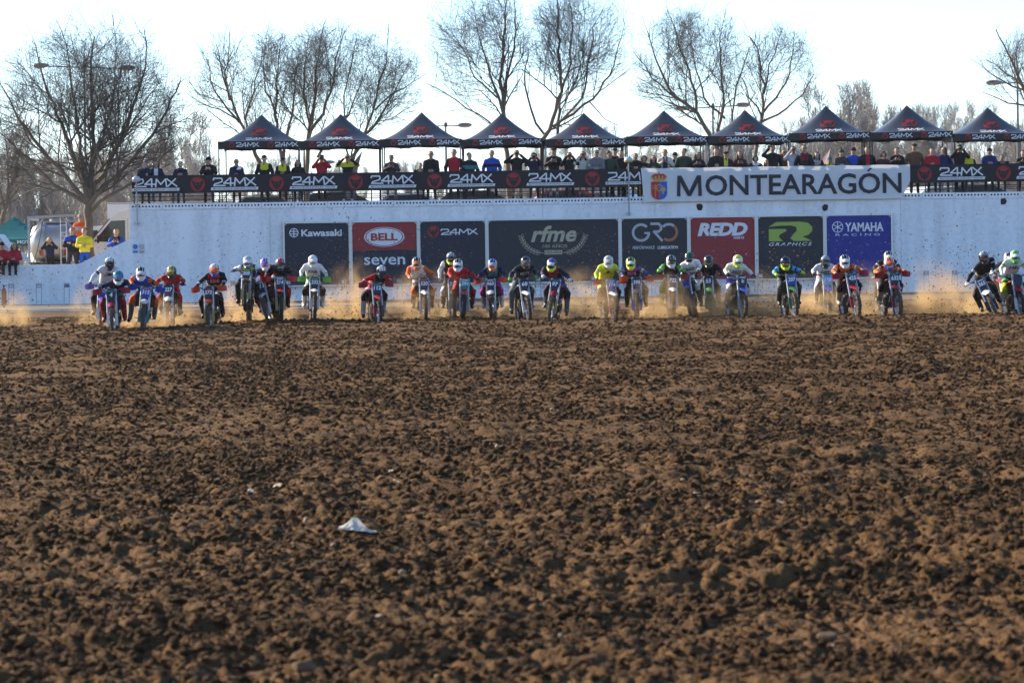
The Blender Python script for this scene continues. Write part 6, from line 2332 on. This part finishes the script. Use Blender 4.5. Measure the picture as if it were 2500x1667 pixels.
    MB().cyl((Lg - .5, 0, H - .03), (Lg - .1, 0, H - .5), .03, n=6).build('brace', STEEL, g)
    for x in (.25, 1.1):
        MB().lathe([(.07, -.008), (.09, 0), (.07, .008)], 12, (x, 0, H + .13), 'y').build('lifting_eye', STEEL, g)
    # teal event tent
    D = 136.0
    p = at(36, 585, D)
    t = add('event_tent', None, loc=(p.x, D, zg), label='teal pop-up tent with white lettering at the far left', cat='tent')
    TEAL = mat((.012, .17, .18), .6, 0, .12, 2, 0, .3)
    hw, z0, hp = 1.5, 2.05, 1.0
    zb = p.z - zg
    N = 12; vs, fs = [], []
    for j in range(N + 1):
        for i in range(N + 1):
            x, y = -hw + 2 * hw * i / N, -hw + 2 * hw * j / N
            vs.append((x, y, zb + .0 + .95 * (1 - max(abs(x), abs(y)) / hw) ** 1.25))
    for j in range(N):
        for i in range(N):
            q = j * (N + 1) + i
            fs.append((q, q + 1, q + N + 2, q + N + 1))
    MB().add(vs, fs).build('canopy', TEAL, t)
    for s in range(4):
        mb = MB().box((0, -hw - .004, zb - .12), (2 * hw, .006, .25))
        rt = Matrix.Rotation(s * math.pi / 2, 3, 'Z'); mb.v = [tuple(rt @ Vector(v)) for v in mb.v]
        o = mb.build('valance', TEAL, t)
        if s == 0:
            lettering('MOTOR', o, (.75, -hw - .012, zb - .11), PRINTWHITE, fit_w=.85, fit_h=.14, bold=.03)
    for sx in (-1, 1):
        for sy in (-1, 1):
            MB().box((sx * (hw - .04), sy * (hw - .04), zb / 2), (.05, .05, zb)).build('leg', ALU, t)
    # grey minivan under it
    D = 128.5
    p = at(59, 640, D)
    c = add('grey_minivan', None, loc=(p.x - 4.25, D, zg), label='grey minivan parked at the left edge behind the seated pair', cat='van')
    prof = [(0, .3), (0, 1.55), (.3, 1.85), (3.3, 1.85), (3.75, 1.2), (4.15, 1.0), (4.3, .7), (4.3, .3)]
    prof = [(x * .98, z * .92) for x, z in prof]
    MB().prism(prof[::-1], 0, 1.75).build('body', mat((.22, .24, .27), .3, .3, .1), c)
    MB().prism([(2.4, 1.15), (2.4, 1.56), (3.1, 1.56), (3.45, 1.15)][::-1], -.01, -.0).build('side_window', GLASS, c)
    MB().prism([(.4, 1.15), (.4, 1.56), (2.25, 1.56), (2.25, 1.15)][::-1], -.01, -.0).build('side_window', GLASS, c)
    for x in (.8, 3.4):
        MB().lathe([(.08, -.1), (.28, -.1), (.3, 0), (.28, .1), (.08, .1)], 16, axis='y').build('wheel', RUBBER, c, loc=(x, .12, .3))
    MB().box((4.22, .3, .6), (.06, .35, .12)).build('headlight', mat((.6, .62, .65), .15), c)
    # dry grass by the tanker
    rr = random.Random(2)
    mb = MB()
    for _ in range(420):
        x, y = rr.gauss(0, .55), rr.gauss(0, .4)
        h = rr.uniform(.12, .34)
        dx, dy = rr.gauss(0, .1), rr.gauss(0, .1)
        mb.add([(x - .008, y, 0), (x + .008, y, 0), (x + dx, y + dy, h)], [(0, 1, 2)])
    q = at(80, 632, 119.2)
    mb.build('dry_grass', mat((.42, .33, .14), .9), loc=(q.x, 119.2, zg + .25), label='tuft of dry yellow grass beneath the tanker', cat='grass', kind='stuff')


build_left()


# ------------------------------------------------------------------ street lights, flags and parked cars behind the crowd
def build_background_things():
    GP = mat((.10, .11, .12), .5, .5)
    HEAD = mat((.17, .18, .20), .4, .3)
    LENS = mat((.75, .45, .12), .3)
    for px, py, wpx, D, tilt, lb in ((205, 165, 92, 138, -.045, 'double-arm street light seen through the big left tree'), (1088, 308, 34, 150, -.0, 'double-arm street light behind the third tent gap'), (1740, 262, 62, 150, .05, 'double-arm street light behind the seventh tent'), (2484, 203, 45, 137, 0, 'double-arm street light at the right edge'), (828, 397, 16, 190, 0, 'tiny distant double-arm street light between spectators')):
        p = at(px, py, D)
        bz = 1.35 if px < 400 else 2.75
        r = add('street_light', None, loc=(p.x, D, bz), label=lb, cat='street light', group='double-arm street lights')
        H = p.z - bz
        w = wpx / (FPX / D)
        MB().cyl((0, 0, 0), (0, 0, H), .07, .04, 8).build('pole', GP, r)
        arm = MB().tube([(-w, 0, H - tilt * w), (0, 0, H), (w, 0, H + tilt * w)], .028, 6).build('arm', GP, r)
        MB().ell((0, 0, H + .06), (.09, .09, .12), 8, 6).build('collar', GP, r)
        for s in (-1, 1):
            l = MB().ell((s * (w + .22), 0, H + s * tilt * w + .03), (.36, .15, .11), 12, 6, lambda x, y, z: True).build('lamp_head', HEAD, r, True)
            MB().ell((s * (w + .26), 0, H + s * tilt * w - .03), (.25, .11, .07), 10, 6).build('lens', LENS, l, True)
    for px, py, D, h, w, c, lb in ((866, 372, 133, 1.9, .42, (.05, .05, .07), 'dark feather flag behind the man with elbows out'), (2012, 362, 131, 2.0, .48, (.5, .36, .36), 'pale pink feather flag behind the fur-hooded woman')):
        p = at(px, py, D)
        f = add('feather_flag', None, loc=(p.x, D, p.z - h - 1.0), label=lb, cat='flag')
        rows = []
        for j in range(9):
            v = j / 8
            z = 1.0 + h * v
            off = .28 * v ** 2.4
            ww = w * (1 - v ** 3) * (.85 + .15 * math.sin(v * 3))
            rows.append([(off - ww + ww * u, .03 * math.sin(u * 3 + v * 4), z) for u in (0, .33, .66, 1)])
        vs = [q for r_ in rows for q in r_]; fs = []
        for j in range(8):
            for i in range(3):
                a = j * 4 + i
                fs.append((a, a + 1, a + 5, a + 4))
        MB().add(vs, fs).build('sail', mat(c, .7, 0, .1, 4, 0, .3), f)
        MB().tube([(.012, 0, 0), (.012, 0, 1.0)] + [(.28 * v ** 2.4 + .012, 0, 1 + h * v) for v in (.3, .5, .7, .85, 1)], .015, 6).build('pole', BLACKMETAL, f)
    cars = [(815, 137, (.02, .022, .026), 'black'), (985, 142, (.55, .55, .56), 'white'), (1160, 138, (.03, .03, .035), 'charcoal'), (1385, 140, (.40, .03, .03), 'red'), (1490, 145, (.6, .6, .6), 'silver'), (2395, 139, (.25, .26, .28), 'grey'), (2290, 143, (.6, .6, .6), 'pale'), (640, 143, (.35, .3, .22), 'beige')]
    prof = [(-2.1, .3), (-2.12, .75), (-1.95, .95), (-1.55, 1.0), (-1.0, 1.42), (.6, 1.46), (1.45, 1.02), (2.0, .9), (2.12, .6), (2.1, .3)]
    for i, (px, D, c, nm) in enumerate(cars):
        p = at(px, 480, D)
        o = add('parked_car', None, loc=(p.x, D, 2.75), rot=(0, 0, R.uniform(-.5, .5)), label='%s parked car behind the crowd, glimpsed between legs at %s' % (nm, ('left' if px < 900 else 'centre' if px < 2000 else 'right')), cat='car', group='parked cars behind the walkway')
        MB().prism(prof[::-1], -.85, .85).build('body', mat(c, .25, .3, .05), o)
        for y in (-.856, .851):
            MB().prism([(-1.35, 1.0), (-.95, 1.36), (.5, 1.4), (1.15, 1.02)][::-1], y, y + .005).build('side_window', GLASS, o)
        for x in (-1.35, 1.35):
            for y in (-.75, .75):
                MB().lathe([(.08, -.1), (.3, -.1), (.32, 0), (.3, .1), (.08, .1)], 14, (x, y, .32), 'y').build('wheel', RUBBER, o)


build_background_things()


# ------------------------------------------------------------------ thrown dirt and dust
def build_dust():
    rng = np.random.default_rng(4)
    C, S = [], []
    plumes = []
    for (loc, D), rd in zip(RLOC, RIDERS):
        plumes.append((loc.x + rng.uniform(-.35, .35), D + 2.0 + rng.uniform(0, .8), rng.uniform(.45, .9), rng.uniform(.6, 1.15)))
    for px, hgt in ((235, 1.5), (5, 1.1), (575, 1.5), (845, 1.7), (865, 1.9), (1000, 1.5), (1065, 1.6), (1400, 1.4), (1430, 1.5), (1620, 1.3), (1775, 1.1), (1860, 1.4), (1985, 1.2), (2125, 1.5), (2290, 1.7), (2320, 1.2), (2370, 1.1)):
        plumes.append((at(px, 760, 82).x, 82 + rng.uniform(0, 2), rng.uniform(.7, 1.2), hgt))
    for x, y, w, h in plumes:
        n = int(210 * h)
        t = rng.random(n) ** 1.6
        z = t * h * 1.55
        C.append(np.stack([x + rng.normal(0, 1, n) * (.18 + .55 * t) * w, y + rng.normal(0, .6, n), z + .02], -1))
        S.append(.007 + .02 * rng.random(n) ** 4)
    n = 3600                                   # fine spray all along the line
    x = rng.uniform(-15, 14, n)
    C.append(np.stack([x, 83 + rng.uniform(-2, 8, n), rng.random(n) ** 2.2 * 3.0 + .02], -1)); S.append(.005 + .014 * rng.random(n) ** 4)
    n = 260
    C.append(np.stack([rng.normal(-14.2, 1.2, n), 84 + rng.uniform(-1, 4, n), .02 + rng.random(n) ** 1.5 * 1.6], -1)); S.append(.008 + .022 * rng.random(n) ** 3)
    C, S = np.concatenate(C), np.concatenate(S)
    k = len(C)
    O = np.array([(1, 0, 0), (-.6, .8, 0), (-.5, -.8, .1), (.1, 0, 1.1), (0, .1, -1)], float)
    Fc = np.array([(0, 1, 3), (1, 2, 3), (2, 0, 3), (1, 0, 4), (2, 1, 4), (0, 2, 4)])
    V = C[:, None, :] + O[None] * S[:, None, None] * rng.uniform(.6, 1.4, (k, 5, 1))
    Fq = (np.arange(k)[:, None, None] * 5 + Fc[None]).reshape(-1, 3)
    add('flying_dirt', mesh_np('flying_dirt', V.reshape(-1, 3), Fq, [mat((.17, .10, .055), .9, 0, .3, 2)]), label='clods and crumbs of dirt thrown up behind the bikes', cat='dirt', kind='stuff')
    m = bpy.data.materials.new('dust')
    m.use_nodes = True
    nn, l = m.node_tree.nodes, m.node_tree.links
    nn.remove(nn['Principled BSDF'])
    pv = nn.new('ShaderNodeVolumePrincipled')
    pv.inputs['Color'].default_value = (.78, .55, .28, 1)
    pv.inputs['Anisotropy'].default_value = .15
    tc = nn.new('ShaderNodeTexCoord')
    ln = nn.new('ShaderNodeVectorMath'); ln.operation = 'LENGTH'
    l.new(tc.outputs['Object'], ln.inputs[0])
    fo = nn.new('ShaderNodeMapRange'); fo.interpolation_type = 'SMOOTHSTEP'
    fo.inputs[1].default_value, fo.inputs[2].default_value, fo.inputs[3].default_value, fo.inputs[4].default_value = 1.0, .1, 0, 1
    l.new(ln.outputs['Value'], fo.inputs[0])
    oi = nn.new('ShaderNodeObjectInfo')
    va = nn.new('ShaderNodeVectorMath'); va.operation = 'ADD'
    l.new(tc.outputs['Object'], va.inputs[0]); l.new(oi.outputs['Location'], va.inputs[1])
    no = nn.new('ShaderNodeTexNoise'); no.inputs['Scale'].default_value = 2.2; no.inputs['Detail'].default_value = 5; no.inputs['Roughness'].default_value = .62
    l.new(va.outputs[0], no.inputs['Vector'])
    nr = nn.new('ShaderNodeMapRange'); nr.inputs[1].default_value, nr.inputs[2].default_value, nr.inputs[3].default_value, nr.inputs[4].default_value = .46, .70, 0, 1
    l.new(no.outputs['Fac'], nr.inputs[0])
    mu = nn.new('ShaderNodeMath'); mu.operation = 'MULTIPLY'; l.new(fo.outputs[0], mu.inputs[0]); l.new(nr.outputs[0], mu.inputs[1])
    mu2 = nn.new('ShaderNodeMath'); mu2.operation = 'MULTIPLY'; mu2.inputs[1].default_value = 3.0; l.new(mu.outputs[0], mu2.inputs[0])
    l.new(mu2.outputs[0], pv.inputs['Density']); l.new(pv.outputs[0], nn['Material Output'].inputs['Volume'])
    dome = MB().ell((0, 0, 0), (1, 1, 1), 16, 10).mesh('dust_cloud', m)
    for i, (x, y, w, h) in enumerate(plumes):
        add('dust_cloud', dome, loc=(x, y, .08), scale=(w * .95, 1.0, h * .92), rot=(0, 0, 0), kind='stuff', label='golden dust cloud kicked up behind the bikes', cat='dust', group='dust behind the bikes')


build_dust()


# ------------------------------------------------------------------ dusty winter air
def build_haze():
    m = bpy.data.materials.new('haze')
    m.use_nodes = True
    n, l = m.node_tree.nodes, m.node_tree.links
    n.remove(n['Principled BSDF'])
    v = n.new('ShaderNodeVolumePrincipled')
    v.inputs['Color'].default_value = (.93, .95, 1.0, 1)
    v.inputs['Density'].default_value = HAZE
    v.inputs['Anisotropy'].default_value = .2
    l.new(v.outputs[0], n['Material Output'].inputs['Volume'])
    MB().box((0, 290, 7.5), (900, 760, 18.5)).build('haze', m, kind='stuff', label='thin pale haze hanging in the air', cat='haze')


HAZE = .00006
build_haze()
